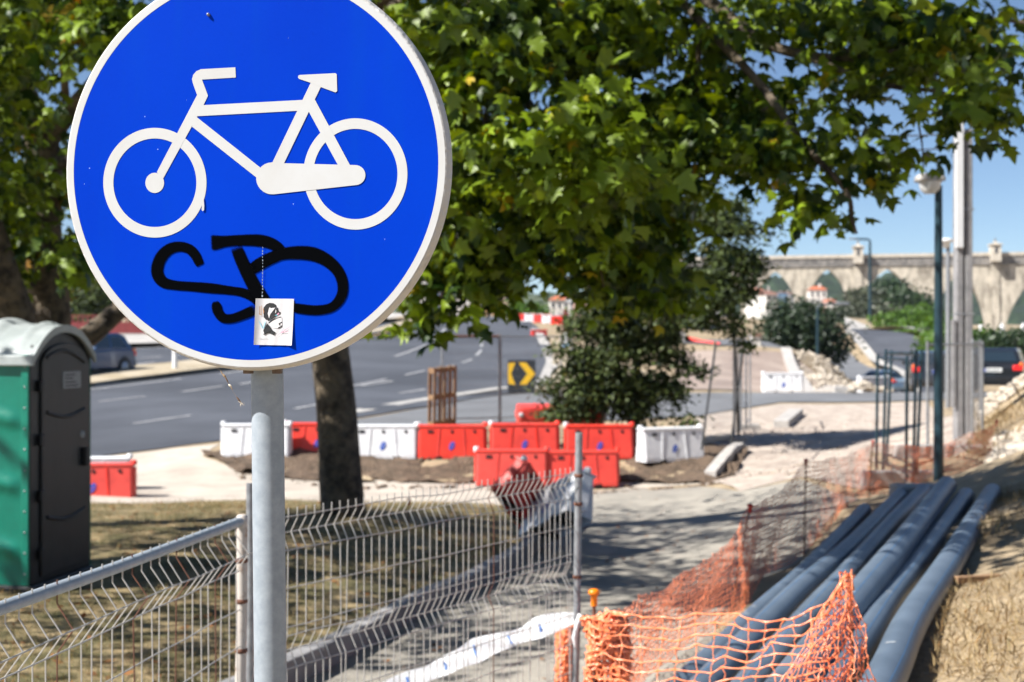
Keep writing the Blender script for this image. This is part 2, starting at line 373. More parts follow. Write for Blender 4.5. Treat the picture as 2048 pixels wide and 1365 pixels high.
# carriageways
near_edge = [on(-400,28), on(60,28), gp(180,918), gp(320,900), gp(440,885), gp(600,858), gp(760,832), gp(860,815), gp(1000,791), gp(1060,787), gp(1100,768), gp(1113,725), gp(1103,700), on(1085,106), on(1055,125), on(1030,150), on(990,190), on(978,250), on(976,330)]
med_near = [on(944,330), on(930,250), on(905,180), on(830,118), on(700,79), on(600,66), gp(480,742), gp(330,760), gp(180,779), on(0,44.5), on(-400,44)]
road = poly_sheet('road', near_edge+med_near, .02, 'asphalt')
med_far = [on(-400,49), on(0,49.5), gp(180,753), gp(330,738), gp(480,720), on(600,72), on(700,86), on(830,128), on(905,195), on(925,250), on(938,330)]
poly_sheet('median', med_near[::-1]+med_far[::-1], .10, 'verge')
far_edge = [on(920,330), on(890,240), on(780,150), on(600,101), gp(430,682), on(320,70), on(180,68), on(0,68), on(-400,68)]
road2 = poly_sheet('far_carriageway', med_far+far_edge, .02, 'asphalt')
poly_sheet('pavement', far_edge[::-1]+[on(-400,76), on(0,76), on(320,78), on(430,90), on(600,112), on(780,165), on(880,260), on(905,330)], .10, 'dust')
poly_sheet('street', gl([(600,860),(760,834),(860,817),(1000,793),(1060,789),(1200,788),(1350,788),(1600,787),(1850,787)])+[on(2300,45), on(2300,41)]+gl([(1850,803),(1560,807),(1400,833),(1250,843),(1000,847),(850,852),(600,868)]), .016, 'street')
poly_sheet('traffic_island', gl([(1100,770),(1066,786),(1350,786),(1340,765),(1230,730),(1150,705)])+[on(1100,100), on(1108,78)], .05, 'verge')
poly_sheet('gravel_lot', gl([(1352,784),(1680,784),(1640,755),(1572,708),(1480,703),(1350,705)]), .02, 'lot')
poly_sheet('upper_lane', [on(1330,76), on(1600,74), on(1600,80), on(1330,82)], .03, 'street')
rr = poly_sheet('curving_road', [on(1690,150), on(1745,136), on(1830,116), on(1900,98), on(1960,86), on(1900,78), on(1858,84), on(1790,99), on(1690,123)], .05, 'asphalt')
poly_sheet('roadside_kerb', [on(1690,152), on(1745,138), on(1830,118), on(1900,100), on(1925,102), on(1850,124), on(1760,150), on(1690,168)], .14, 'dust')
poly_sheet('lower_road', [on(1660,112), on(1700,108), on(1780,96), on(1850,86), on(1890,76), on(1800,72), on(1700,80), on(1640,92)], .05, 'street')
poly_sheet('roadside_strip', [on(1690,121), on(1790,98), on(1858,83.5), on(1860,81), on(1785,95), on(1690,116)], .12, 'dust')
poly_sheet('dry_verge', [on(1690,170), on(1760,152), on(1850,127), on(1930,104), on(2100,108), on(2100,150), on(1900,180), on(1700,200)], .1, 'earth')

def stripe(parent, pts, wd, off, m='paint', name='lane_marking'):
    mb = MB(); vs = []
    for i, p in enumerate(pts):
        t = (pts[min(i+1, len(pts)-1)]-pts[max(i-1, 0)]); t.z = 0; t.normalize(); n = Vector((t.y, -t.x, 0))
        for s in (-1, 1):
            q = p+n*s*wd/2; vs.append((q.x, q.y, G(q.x, q.y)+off*max(1, q.y/25)))
    mb.add(vs, [(2*i, 2*i+1, 2*i+3, 2*i+2) for i in range(len(pts)-1)])
    return mb.build(name, m, parent, fix=True)
def seg(a, b, n=5): return [a.lerp(b, i/n) for i in range(n+1)]
for a, b in [((197,808),(290,797)),((268,852),(382,835)),((365,788),(445,777)),((590,822),(640,812)),((720,776),(785,766)),((480,772),(560,760)),((40,872),(150,858)),((800,790),(850,782))]:
    stripe(road, seg(gp(*a), gp(*b)), .16, .028)
def dashes(parent, pts, n, duty=.55, wd=.16):
    L = [0]
    for a, b in zip(pts, pts[1:]): L.append(L[-1]+(b-a).length)
    def atl(s):
        for i in range(len(pts)-1):
            if s <= L[i+1]: return pts[i].lerp(pts[i+1], (s-L[i])/(L[i+1]-L[i]))
        return pts[-1]
    for k in range(n):
        s0 = L[-1]*k/n; s1 = s0+L[-1]/n*duty
        stripe(parent, [atl(s0+(s1-s0)*j/3) for j in range(4)], wd, .028)
dashes(road, [gp(790,716), gp(830,703), on(862,78), on(895,115), on(925,170), on(943,250)], 12, .6)
dashes(road, [gp(700,776), gp(800,757), gp(905,735), gp(945,722), gp(962,706), on(966,85), on(962,105)], 10, .6)
dashes(road2, [gp(200,728), gp(330,716), gp(430,706), on(600,82)], 8, .55)
stripe(road2, [gp(200,706), gp(300,700), gp(400,692)], .18, .028)
stripe(road2, [gp(256,735), gp(310,728)], .18, .028)
stripe(road, [gp(180,784), gp(330,765), gp(480,746), on(600,65), on(700,77.5)], .16, .028)
stripe(road, [gp(700,828), gp(820,806), gp(900,795), gp(1000,781), gp(1060,778)], .5, .028, 'dust', 'dust_line')
stripe(road, [gp(1060,780), gp(1093,763), gp(1105,726), gp(1094,702), on(1075,107), on(1045,126), on(1022,150), on(982,190)], .55, .028, 'dust', 'dust_line')

# kerbs: each stone its own piece
def kerb_run(name, label, cat, a, b, n, wd, h, m, lean=0, drop=.1):
    root = thing(name, label, cat, tuple(a)); d = (b-a)
    for i in range(n):
        p = a.lerp(b, i/n); q = a.lerp(b, (i+1)/n); p.z = G(p.x, p.y); q.z = G(q.x, q.y)
        t = (q-p).normalized(); nn = Vector((t.y, -t.x, 0)).normalized()
        p = p+t*.006; q = q-t*.006; j = nn*random.uniform(-.008, .008); dz = random.uniform(-.006, .006)
        bt = Vector((0, 0, -drop)); tp = Vector((0, 0, h+dz))
        c = [p-nn*wd/2, q-nn*wd/2, q+nn*wd/2, p+nn*wd/2]
        mb = MB(); mb.hexa([v+bt+j-Vector(a) for v in c]+[v+tp+j-Vector(a) for v in c]); mb.build('kerb_stone', m, root, bevel=.012)
    return root
kerb_run('kerb', 'long grey kerb of stones between the dry lawn and the footpath', 'kerb', K0+kn*.05, KB+kn*.05, 19, .14, .17, 'kerb_grey')
kerb_run('kerb', 'short lit run of kerb at the right end of the brown soil', 'kerb', gp(1420,962), gp(1478,905), 3, .22, .17, 'concrete')
kerb_run('kerb', 'loose pale kerb stone lying on the gravel before the street', 'kerb', gp(1562,858), gp(1592,832), 1, .35, .18, 'concrete')
kerb_run('kerb', 'pale sloping kerb along the rubble heap beyond the street', 'kerb', gp(1686,788), gp(1572,706), 9, .5, .22, 'concrete')
kerb_run('kerb', 'thin pale kerb edging the median of the main road', 'kerb', gp(185,776), gp(480,739), 10, .2, .14, 'concrete')
# ================================================================ the cycle sign
YAW = R(11); SC = P(515, 332, 2.455)
s_r = Vector((math.cos(YAW), -math.sin(YAW), 0)); s_u = Vector((0, 0, 1)); s_n = Vector((-math.sin(YAW), -math.cos(YAW), 0))
def sl(px, py):
    ray = Vector(((px-1024)/F, 1, -(py-682.5)/F)); o = Vector((0, 0, CZ)); t = (SC-o).dot(s_n)/ray.dot(s_n); q = o+ray*t-SC
    return (q.dot(s_r), q.dot(s_u))
_l, _r, _b = sl(133, 330), sl(893, 330), sl(505, 737)
RAD = (_r[0]-_l[0])/2; CX0 = (_r[0]+_l[0])/2; CY0 = _b[1]+RAD
base = SC.copy(); 
sign = thing('cycle_sign', 'round blue and white bicycle sign with black graffiti on a galvanised pole', 'road sign', (SC.x, SC.y, G(SC.x, SC.y+.08)))
H0 = SC.z-sign.location.z
def S3(a, b, c=0.): # sign-plane coordinates + distance in front of the face -> local to the sign's empty
    return s_r*a+s_u*(b+H0)+s_n*c
m = bpy.data.materials.new('sign_blue'); m.use_nodes = True; n = m.node_tree.nodes; l = m.node_tree.links; b_ = n['Principled BSDF']
b_.inputs['Roughness'].default_value = .5; b_.inputs['Specular IOR Level'].default_value = .03; tc = n.new('ShaderNodeTexCoord')
t1 = n.new('ShaderNodeTexNoise'); t1.inputs['Scale'].default_value = 3.; t1.inputs['Detail'].default_value = 8
rp = n.new('ShaderNodeValToRGB'); rp.color_ramp.elements[0].position = .3; rp.color_ramp.elements[1].position = .7
rp.color_ramp.elements[0].color = (.0, .032, .43, 1); rp.color_ramp.elements[1].color = (.0, .039, .48, 1)
l.new(tc.outputs['Object'], t1.inputs['Vector']); l.new(t1.outputs['Fac'], rp.inputs[0])
# small pale specks and scratches
vo = n.new('ShaderNodeTexVoronoi'); vo.inputs['Scale'].default_value = 26.; l.new(tc.outputs['Object'], vo.inputs['Vector'])
lt = n.new('ShaderNodeMath'); lt.operation = 'LESS_THAN'; lt.inputs[1].default_value = .022; l.new(vo.outputs['Distance'], lt.inputs[0])
mxc = n.new('ShaderNodeMixRGB'); mxc.inputs[2].default_value = (.35, .45, .8, 1); l.new(lt.outputs[0], mxc.inputs[0]); l.new(rp.outputs[0], mxc.inputs[1]); 
mp2 = n.new('ShaderNodeMapping'); mp2.inputs['Scale'].default_value = (22, 22, 1.6); l.new(tc.outputs['Object'], mp2.inputs[0])
t3 = n.new('ShaderNodeTexNoise'); t3.inputs['Scale'].default_value = 1.; t3.inputs['Detail'].default_value = 9; l.new(mp2.outputs[0], t3.inputs['Vector'])
r3 = n.new('ShaderNodeValToRGB'); r3.color_ramp.elements[0].position = .52; r3.color_ramp.elements[0].color = (0,0,0,1); r3.color_ramp.elements[1].position = .85; r3.color_ramp.elements[1].color = (.42,.42,.42,1); l.new(t3.outputs['Fac'], r3.inputs[0])
mx3 = n.new('ShaderNodeMixRGB'); mx3.inputs[2].default_value = (.0,.055,.40,1); l.new(r3.outputs[0], mx3.inputs[0]); l.new(mxc.outputs[0], mx3.inputs[1]); l.new(mx3.outputs[0], b_.inputs['Base Color'])
t2 = n.new('ShaderNodeTexNoise'); t2.inputs['Scale'].default_value = 160.; t2.inputs['Detail'].default_value = 3; l.new(tc.outputs['Object'], t2.inputs['Vector'])
bp = n.new('ShaderNodeBump'); bp.inputs['Strength'].default_value = .05; bp.inputs['Distance'].default_value = .004; l.new(t2.outputs['Fac'], bp.inputs['Height']); l.new(bp.outputs[0], b_.inputs['Normal']); M['sign_blue'] = m
mat('sign_white', (.535,.545,.55), .5, scale=9, col2=(.50,.50,.49), spec=.2)
mat('sign_edge', (.52,.505,.48), .5, scale=14, col2=(.36,.33,.29), contrast=(.25,.42), bump=.3, bscale=60)
N = 160
def ring(mb, r0, c0, r1, c1, sm=True):
    vs = []
    for r, c in ((r0, c0), (r1, c1)):
        for j in range(N):
            q = 2*math.pi*j/N; vs.append(S3(CX0+r*math.cos(q), CY0+r*math.sin(q), c))
    mb.add(vs, [(j, (j+1) % N, N+(j+1) % N, N+j) for j in range(N)], 0, sm)
RB = RAD-.0142
mb = MB(); mb.add([S3(CX0+RB*math.cos(2*math.pi*j/N), CY0+RB*math.sin(2*math.pi*j/N), 0) for j in range(N)], [tuple(range(N))])
mb.build('face', 'sign_blue', sign, fix=False)
mb = MB(); ring(mb, RB+.0002, .0003, RAD-.002, .0003, False); mb.build('white_border', 'sign_white', sign, fix=False)
mb = MB()
prof = [(RAD-.002, .0003), (RAD+.0005, -.001), (RAD+.0025, -.006), (RAD+.0045, -.014), (RAD+.0045, -.024), (RAD+.001, -.030), (RAD-.012, -.030), (RAD-.014, -.026)]
for a, c in zip(prof, prof[1:]): ring(mb, a[0], a[1], c[0], c[1])
mb.build('edge_flange', 'sign_edge', sign, fix=True)
mb = MB(); mb.add([S3(CX0+(RAD-.002)*math.cos(2*math.pi*j/N), CY0+(RAD-.002)*math.sin(2*math.pi*j/N), -.003) for j in range(N)], [tuple(range(N))]); mb.build('back_plate', 'galv_dull', sign)
# bicycle symbol
mb = MB(); lay = [0.0005]
def sp(poly, mbx=None):
    lay[0] += .00006; (mbx or mb).add([S3(*sl(x, y), lay[0]) for x, y in poly], [tuple(range(len(poly)))])
def wheel(cx, cy, rx, ry, tx, ty):
    lay[0] += .00006; K = 96; vs = []
    for k in (0, 1):
        for j in range(K):
            q = 2*math.pi*j/K; vs.append(S3(*sl(cx+(rx-k*tx)*math.cos(q), cy+(ry-k*ty)*math.sin(q)), lay[0]))
    mb.add(vs, [(j, (j+1) % K, K+(j+1) % K, K+j) for j in range(K)])
def arc(cx, cy, rx, ry, a0, a1, k=14): return [(cx+rx*math.cos(R(a0+(a1-a0)*i/k)), cy+ry*math.sin(R(a0+(a1-a0)*i/k))) for i in range(k+1)]
wheel(310, 366, 103.2, 109.7, 20.2, 21.2); wheel(711, 348.5, 104, 111.3, 19.8, 21)
sp(arc(309.8, 366.3, 18.7, 20.2, 0, 345, 40))
sp([(471,135.2),(402,139.1),(393,143),(386.6,150.6),(384.4,159.3),(386,167),(394.5,190.6),(314,345),(327,357),(407.5,210.6),(416.3,191.9),(404.2,159.8),(471.9,155.6)])
sp([(400,211.2),(607,200.4),(600,222),(391,233.2)]); sp([(391.6,233),(520.7,335.5),(513,355.5),(384.3,253.8)])
sp([(622.4,165),(642.5,173.5),(566,332),(543,330)]); sp([(618,224),(629.6,199),(702,334),(678,334)])
sp([(600,150.6),(671,147),(673.7,149),(674.7,183),(671.5,185.6),(642,174.9),(622.4,166.5),(598.5,158.4),(596.4,155.5),(597,152)])
sp([(566,327)]+arc(711, 350.8, 20.2, 20, -90, 88)+arc(545, 357.3, 32.2, 32, 85, 268))
mb.build('bicycle_symbol', 'sign_white', sign, fix=False)
# graffiti: a spray-paint line with soft edges
gm = bpy.data.materials.new('spray_black'); gm.use_nodes = True; n = gm.node_tree.nodes; l = gm.node_tree.links; b_ = n['Principled BSDF']
b_.inputs['Base Color'].default_value = (.0022, .0025, .0032, 1); b_.inputs['Roughness'].default_value = .7; b_.inputs['Specular IOR Level'].default_value = .0
at = n.new('ShaderNodeAttribute'); at.attribute_name = 'soft'; tn = n.new('ShaderNodeTexNoise'); tn.inputs['Scale'].default_value = 900; tn.inputs['Detail'].default_value = 2
tco = n.new('ShaderNodeTexCoord'); l.new(tco.outputs['Object'], tn.inputs['Vector'])
ad = n.new('ShaderNodeMath'); ad.operation = 'ADD'; l.new(at.outputs['Fac'], ad.inputs[0])
ns = n.new('ShaderNodeMath'); ns.operation = 'MULTIPLY_ADD'; ns.inputs[1].default_value = .9; ns.inputs[2].default_value = -.45; l.new(tn.outputs['Fac'], ns.inputs[0]); l.new(ns.outputs[0], ad.inputs[1])
mr = n.new('ShaderNodeMapRange'); mr.inputs[1].default_value = .10; mr.inputs[2].default_value = .72; l.new(ad.outputs[0], mr.inputs[0]); l.new(mr.outputs[0], b_.inputs['Alpha'])
M['spray_black'] = gm
def catmull(pts, k=8):
    out = []
    for i in range(len(pts)-1):
        p0, p1, p2, p3 = [np.array(pts[max(0, min(len(pts)-1, j))], float) for j in (i-1, i, i+1, i+2)]
        for j in range(k):
            t = j/k; out.append(.5*((2*p1)+(-p0+p2)*t+(2*p0-5*p1+4*p2-p3)*t*t+(-p0+3*p1-3*p2+p3)*t**3))
    out.append(np.array(pts[-1], float)); return out
def gz(L): return [(290+.205*x, 450+.205*y, w_*.205*(.86+.05*math.sin(x*.013))) for x, y, w_ in L]
strokes = [
 gz([(545,400,75),(525,360,90),(488,290,100),(430,235,104),(345,213,108),(250,232,112),(170,300,116),(125,400,116),(128,490,116),(185,562,108),(300,590,100),(450,602,98),(640,618,98),(830,640,92),(960,662,92),(1070,712,100),(1150,790,110)]),
 gz([(640,176,150),(700,172,140),(800,160,118),(960,150,112),(1130,155,118),(1250,190,120),(1322,250,110),(1290,300,116),(1180,352,112),(1050,428,110),(940,495,85)]),
 gz([(885,205,130),(935,330,130),(990,450,130),(1050,570,130),(1120,690,140),(1200,790,130)]),
 gz([(1040,432,110),(1180,348,118),(1330,288,124),(1480,272,132),(1640,285,138),(1780,350,135),(1885,455,120),(1930,580,110),(1915,700,105),(1830,800,100),(1690,832,98),(1540,822,95),(1420,800,95)]),
 gz([(688,742,50),(698,790,95),(715,850,100),(765,908,100),(850,913,98),(960,877,98),(1100,815,105)])]
V = []; Fg = []; soft = []
for k, st in enumerate(strokes):
    c = catmull(st); o = len(V); across = [-1.28, -.9, -.55, 0, .55, .9, 1.28]; L = len(c)
    for i, p in enumerate(c):
        t = c[min(i+1, L-1)][:2]-c[max(i-1, 0)][:2]; t /= np.linalg.norm(t)+1e-9; nn = np.array([-t[1], t[0]])
        for a in across:
            q = p[:2]+nn*a*p[2]/2; V.append(S3(*sl(*q), .0011+k*.00008))
            e = max(0, min(1, (1.28-abs(a))/.42)); e *= min(1, .05+i/5) * min(1, .05+(L-1-i)/5); soft.append(e)
    for i in range(L-1):
        for j in range(6): Fg.append((o+i*7+j, o+i*7+j+1, o+(i+1)*7+j+1, o+(i+1)*7+j))
mb = MB(); mb.add(V, Fg); g = mb.build('graffiti', 'spray_black', sign, fix=False)
a = g.data.attributes.new('soft', 'FLOAT', 'POINT'); a.data.foreach_set('value', soft)
# paper sticker with a split head
mat('paper', (.62,.61,.62), .6, scale=120, col2=(.57,.56,.58)); mat('ink', (.012,.012,.014), .6); mat('ink_grey', (.45,.44,.45), .6); mat('ink_skin', (.66,.64,.65), .6)
mat('ink_teal', (.10,.35,.42), .6); mat('ink_pink', (.62,.28,.40), .6); mat('ink_brown', (.45,.24,.12), .6); mat('ink_pale', (.35,.55,.65), .6)
cs = {'tl': (513.5,597.5), 'tr': (588.5,598.2), 'br': (585,691.5), 'bl': (509.6,690)}
def stk(u, v, extra=0.):
    a = Vector(sl(*cs['tl'])).lerp(Vector(sl(*cs['tr'])), u); c = Vector(sl(*cs['bl'])).lerp(Vector(sl(*cs['br'])), u); q = a.lerp(c, v)
    lift = .0016+.0035*max(0, (.22-u)/.22)**2+.003*max(0, (u-.85)/.15)*v**3+.00035*math.sin(u*23+v*3)*(.3+v*.4)
    return S3(q.x, q.y, lift+extra)
mb = MB(); nu, nv = 28, 20
mb.add([stk(i/nu, j/nv) for j in range(nv+1) for i in range(nu+1)], [(j*(nu+1)+i, j*(nu+1)+i+1, (j+1)*(nu+1)+i+1, (j+1)*(nu+1)+i) for j in range(nv) for i in range(nu)], 0, True)
st_ = mb.build('sticker', 'paper', sign, fix=False); st_['label'] = 'small white paper sticker printed with a black split head'
el = [.0003]
def zs(x, y): return ((x-297)/755, (y-180)/895)
def ink(poly, mt):
    el[0] += .00005; mb = MB(); mb.add([stk(*zs(x, y), el[0]) for x, y in poly], [tuple(range(len(poly)))]); mb.build('print', mt, st_, fix=False)
ink([(455,450),(455,350),(500,290),(570,262),(650,270),(700,300),(720,350),(750,400),(770,430),(700,470),(560,590),(510,590),(460,540)], 'ink')
ink([(560,370),(610,300),(670,300),(700,340),(720,400),(700,450),(640,490),(570,560),(540,470)], 'ink_skin')
ink([(590,450),(640,400),(690,395),(680,430),(640,470),(600,480)], 'ink'); ink([(690,370),(740,350),(750,400),(710,415)], 'ink')
ink([(540,600),(620,520),(700,460),(760,425),(800,440),(790,475),(700,530),(620,580),(560,610)], 'ink')
ink([(580,578),(650,525),(720,480),(740,500),(670,545)], 'ink_teal'); ink([(720,480),(765,445),(775,465),(740,500)], 'ink_pink')
ink([(560,650),(640,590),(740,540),(820,530),(830,600),(840,690),(820,730),(750,750),(660,740),(600,700)], 'ink_skin')
ink([(560,645),(640,580),(740,535),(815,525),(820,540),(740,555),(650,605),(575,662)], 'ink')
ink([(765,655),(830,620),(835,645),(790,670),(835,690),(780,695)], 'ink'); ink([(750,740),(840,690),(835,715),(775,750)], 'ink')
ink([(540,660),(600,720),(650,790),(715,830),(690,885),(640,865),(590,845),(540,850),(500,880),(465,870),(490,850),(465,800)], 'ink')
ink([(360,590),(400,640),(440,720),(470,780),(430,740),(390,670)], 'ink_pale'); ink([(510,600),(500,680),(465,780),(455,720),(480,640)], 'ink_pale')
for q in ([(375,330),(388,330),(392,480),(378,470)], [(410,315),(420,315),(418,480),(408,480)], [(440,360),(450,360),(470,440),(455,480)], [(372,470),(430,490),(425,502),(370,485)]): ink(q, 'ink_brown')
for q in ([(735,905),(830,825),(1030,690),(1030,697),(836,833)], [(815,835),(880,730),(886,732),(822,840)], [(830,828),(1020,795),(1020,802),(832,836)]): ink(q, 'ink_pink')
me = text_mesh('@soy.arte', 40); o = None
tv = [stk(*zs(475+v.co.x, 950-v.co.y), .0007) for v in me.vertices]; mb = MB(); mb.add(tv, [tuple(p.vertices) for p in me.polygons]); mb.build('handle_text', 'ink_grey', st_, fix=False); bpy.data.meshes.remove(me)
# rivets, drip marks
for (x, y, r) in ((417.5,30,.0030),):
    mb = MB(); q = sl(x, y); mb.lathe(S3(*q, 0), [(r, .0), (r, .003), (r*.6, .0055), (.0004, .006)], 10, s_n); mb.build('rivet', 'galv_dull', sign)
mb = MB(); mb.add([S3(*sl(x, y), .0021) for x, y in [(405,396),(408,396),(409.5,412),(409,421),(406,423),(404,420),(405,410)]], [tuple(range(7))]); mb.build('paint_drip', 'sign_white', sign, fix=False)
mat('glue', (.30,.36,.45), .6, var=.6, scale=300)
for i in range(16):
    y0 = 494+i*6.4; mb = MB(); w_ = random.uniform(.5, 1.3)+(i > 12)*.7; x0 = 526+random.uniform(-.5, .5)
    mb.add([S3(*sl(x, y), .0023) for x, y in [(x0-w_, y0), (x0+w_, y0+.6), (x0+w_*.8, y0+random.uniform(2, 5.5)), (x0-w_*.8, y0+random.uniform(2, 5))]], [(0,1,2,3)]); mb.build('glue_mark', 'glue', sign, fix=False)
# pole and brackets behind the plate
pt, pb = P(534, 700, 2.53), P(541, 1365, 2.53); ax = (pb-pt).normalized(); top = pt-ax*.55; bot = pt+ax*((pt.z-G(pt.x, 2.53)+.1)/abs(ax.z))
mb = MB(); mb.tube([Vector(q)-sign.location for q in (top, bot)], .0286, 40); mb.build('pole', 'galv', sign)
mat('old_clamp', (.16,.11,.08), .7, var=.5, scale=60)
for hz in (CY0-.22, CY0+.22):
    mb = MB(); mb.box(S3(CX0, hz, -.0335), (.30, .009, .03), Matrix.Rotation(-YAW, 3, 'Z')); mb.build('bracket', 'galv_dull', sign)
for x in (485.5, 544):
    q = sl(x, 741.5); mb = MB(); mb.box(S3(q[0], q[1]+.006, -.026), (.0155, .012, .024), Matrix.Rotation(-YAW, 3, 'Z')); mb.build('bracket_foot', 'old_clamp', sign, bevel=.001)
# dry seeds caught in a spider thread under the sign
mat('straw', (.42,.29,.17), .8, var=.4, scale=200); mat('seed_dark', (.16,.09,.05), .8); mat('fluff', (.75,.66,.52), .8)
q0 = P(433, 735, 2.44); sd = thing('seed_head', 'dry thistle seeds hanging on a spider thread under the blue sign', 'seeds', tuple(q0))
def at_(x, y, dd=0): return P(x, y, 2.44+dd)-q0
mb = MB(); mb.tube([at_(433,735), at_(443,743), at_(450,755), at_(456,766), at_(462,777), at_(473,794), at_(482,806)], .00018, 4); mb.build('thread', 'straw', sd)
for (a, b, r, m_) in [((441,741),(446,751),.0010,'straw'),((445,748),(453,757),.0022,'straw'),((450,754),(457,766),.0013,'seed_dark'),((457,769),(464,775),.0021,'fluff'),((461,775),(466,780),.0008,'straw'),((473,794),(482,806),.0016,'seed_dark')]:
    p, q = at_(*a), at_(*b); mb = MB(); mb.tube([p, p.lerp(q, .35), p.lerp(q, .7), q], [r*.35, r, r*.8, r*.2], 6); mb.build('seed', m_, sd)
for k in range(14):
    an = random.uniform(-2.2, 2.6); mb = MB(); L_ = random.uniform(5, 10); mb.tube([at_(482,806), at_(482+L_*math.cos(an), 806-L_*math.sin(an)*.7+2, random.uniform(-.006, .006))], [.00035, .0001], 4); mb.build('fluff_hair', 'fluff', sd)

# ================================================================ wire fence panels
def wire_mesh(name, h, kinks, depth, r, m, tip=.03):
    """one vertical wire, hanging down from the panel's top edge; folds push it out by depth (along local +y)"""
    pts = [(0, tip)]; y = 0
    for k0, k1, k2 in kinks: pts += [(0, -k0), (depth, -k1), (0, -k2)]
    pts.append((0, -h)); mb = MB(); mb.tube([(0, a, b) for a, b in pts], r, 6, True, 0, False)
    me_o = mb.build(name, m); me = me_o.data; bpy.data.objects.remove(me_o); return me
def fence_panel(label, A, B, n, h, kinks, rows, depth, r, group, m='rust_wire', rustn=()):
    """A, B: top corners of the mesh in world space"""
    root = thing('wire_fence', label, 'fence', (A.x, A.y, G(A.x, A.y)), 0, group); d = B-A; yaw = math.atan2(d.y, d.x); W = A-root.location
    me = wire_mesh('wire', h, kinks, depth, r, m); mr_ = wire_mesh('wire', h, kinks, depth, r, 'rust')
    for i in range(n):
        o = bpy.data.objects.new('wire', mr_ if i in rustn else me); COL.objects.link(o); o.parent = root
        o.location = W+d*((i+.5)/n); o.rotation_euler = (random.gauss(0, .008), random.gauss(0, .008), yaw+random.gauss(0, .04))
    nrm = Vector((-d.y, d.x, 0)).normalized()
    for z, k in rows:
        mb = MB(); off = nrm*(depth*k+r*1.4)
        mb.tube([W+off+d*(t/8)+Vector((0, 0, -z+random.gauss(0, .003))) for t in range(9)], r*.95, 6, True, 0, False); mb.build('cross_wire', m, root)
    return root, W, d, nrm
rows = [(0,0),(.062,1),(.125,0),(.265,0),(.405,0),(.44,0),(.50,1),(.56,0),(.70,0),(.84,0),(.98,0),(1.12,0),(1.26,0)]
kk = [(.01,.062,.125),(.44,.50,.56)]
A2, B2 = P(512, 1043, 5.05), P(1146, 946, 7.0)
fp, W, d, nrm = fence_panel('sagging bent wire fence panel between the sign pole and the thin steel post', A2, B2, 46, 1.5, kk, rows, .032, .0025, 'wire fence panels', rustn=(31,))
pz = fp.location.z
mb = MB(); q = P(500, 967, 5.02)-fp.location; mb.tube([q, Vector((q.x, q.y, -.05))], .0135, 16); mb.build('post', 'galv_dull', fp)
q = P(1158, 866, 7.02)-fp.location; gb = G(q.x+fp.location.x, 7.02)-pz
mb = MB(); mb.tube([q, q+Vector((-.012, 0, -1.0)), Vector((q.x-.03, q.y, gb-.05))], .0185, 18); po = mb.build('post', 'galv_dull', fp)
for zz in (.22, .36, .72, .98):
    mb = MB(); mb.lathe(q+Vector((-.012*zz, 0, -zz)), [(.019, 0), (.0225, .004), (.0225, .014), (.019, .018)], 14); mb.build('wire_tie', 'rust', po)
A1, B1 = P(-160, 1285, 3.0), P(478, 1050, 4.88)
kl = [(.03,.095,.155),(.56,.62,.68)]
fl, W, d, nrm = fence_panel('wire fence panel with a round steel top rail in the left foreground', B1, A1, 30, 1.3, kl, [(.095,1),(.155,0),(.29,0),(.42,0),(.56,0),(.62,1),(.68,0),(.82,0),(.96,0)], .045, .0023, 'wire fence panels', rustn=(3,8,13,20))
mb = MB(); a, b = P(482, 1043, 4.9)-fl.location, P(-200, 1288, 2.95)-fl.location; mb.tube([a, a.lerp(b, .5)+Vector((0, 0, -.004)), b], .0165, 20); mb.build('top_rail', 'galv', fl)
q = P(484, 1033, 4.9)-fl.location; mb = MB(); mb.tube([q, q+Vector((0, 0, -.33)), Vector((q.x-.02, q.y, -.05))], .0185, 18); po = mb.build('post', 'cream_post', fl)
mb = MB(); mb.lathe(q+Vector((0, 0, -.004)), [(.0195, -.02), (.0195, .004), (.012, .010)], 16); mb.build('cap', 'cream_post', po)
for zz in (.16, .30, .47): mb = MB(); mb.lathe(q+Vector((-.006*zz, 0, -zz)), [(.019, 0), (.0222, .004), (.0222, .012), (.019, .016)], 14); mb.build('wire_tie', 'rust', po)
mb = MB(); mb.lathe(q+Vector((-.008, -.004, -.03)), [(.006, -.02), (.017, -.016), (.017, .004), (.008, .008)], 12, (0.15, -1, .1)); mb.build('rail_clamp', 'rust', po)

# white and blue tape tied to the post
t0 = P(1150, 1237, 6.98)
pts = [t0+Vector((.02, .03, 0)), P(1090, 1254, 6.95), P(1030, 1278, 6.9), P(960, 1300, 6.8), P(900, 1330, 6.7), P(830, 1362, 6.6), P(740, 1410, 6.4), P(640, 1500, 6.3)]
c = catmull([(p.x, p.y, p.z) for p in pts], 8); mb = MB(); vs = []
for i, p in enumerate(c):
    wd = .062+.012*math.sin(i*.31)+.004*math.sin(i*.8); s = i/len(c); wd *= (.25+min(1, s*9)*.75)
    for j in range(5):
        f = j/4-.5; vs.append((p[0]+.004*math.sin(i*.5+j*2)+f*wd*.5, p[1]+.007*math.cos(i*.6+j*2.1)-f*wd*.9+.03, p[2]-f*wd*1.25))
mb.add(vs, [(i*5+j, i*5+j+1, (i+1)*5+j+1, (i+1)*5+j) for i in range(len(c)-1) for j in range(4)], 0, True)
tp = tag(mb.build('warning_tape', 'tape', fix=False), 'creased white plastic tape with blue marks slung low behind the wire fence', 'tape')
for k in (9, 17, 25, 33, 41):
    mb = MB(); b0 = k*5; mb.add([Vector(vs[b0+j])+Vector((-.002, -.004, 0)) for j in (1, 2, 3)]+[Vector(vs[b0+5+j]).lerp(Vector(vs[b0+j]), .6)+Vector((-.002, -.004, 0)) for j in (3, 2, 1)], [(0,1,4,5),(1,2,3,4)]); mb.build('blue_mark', 'tape_blue', tp, fix=False)
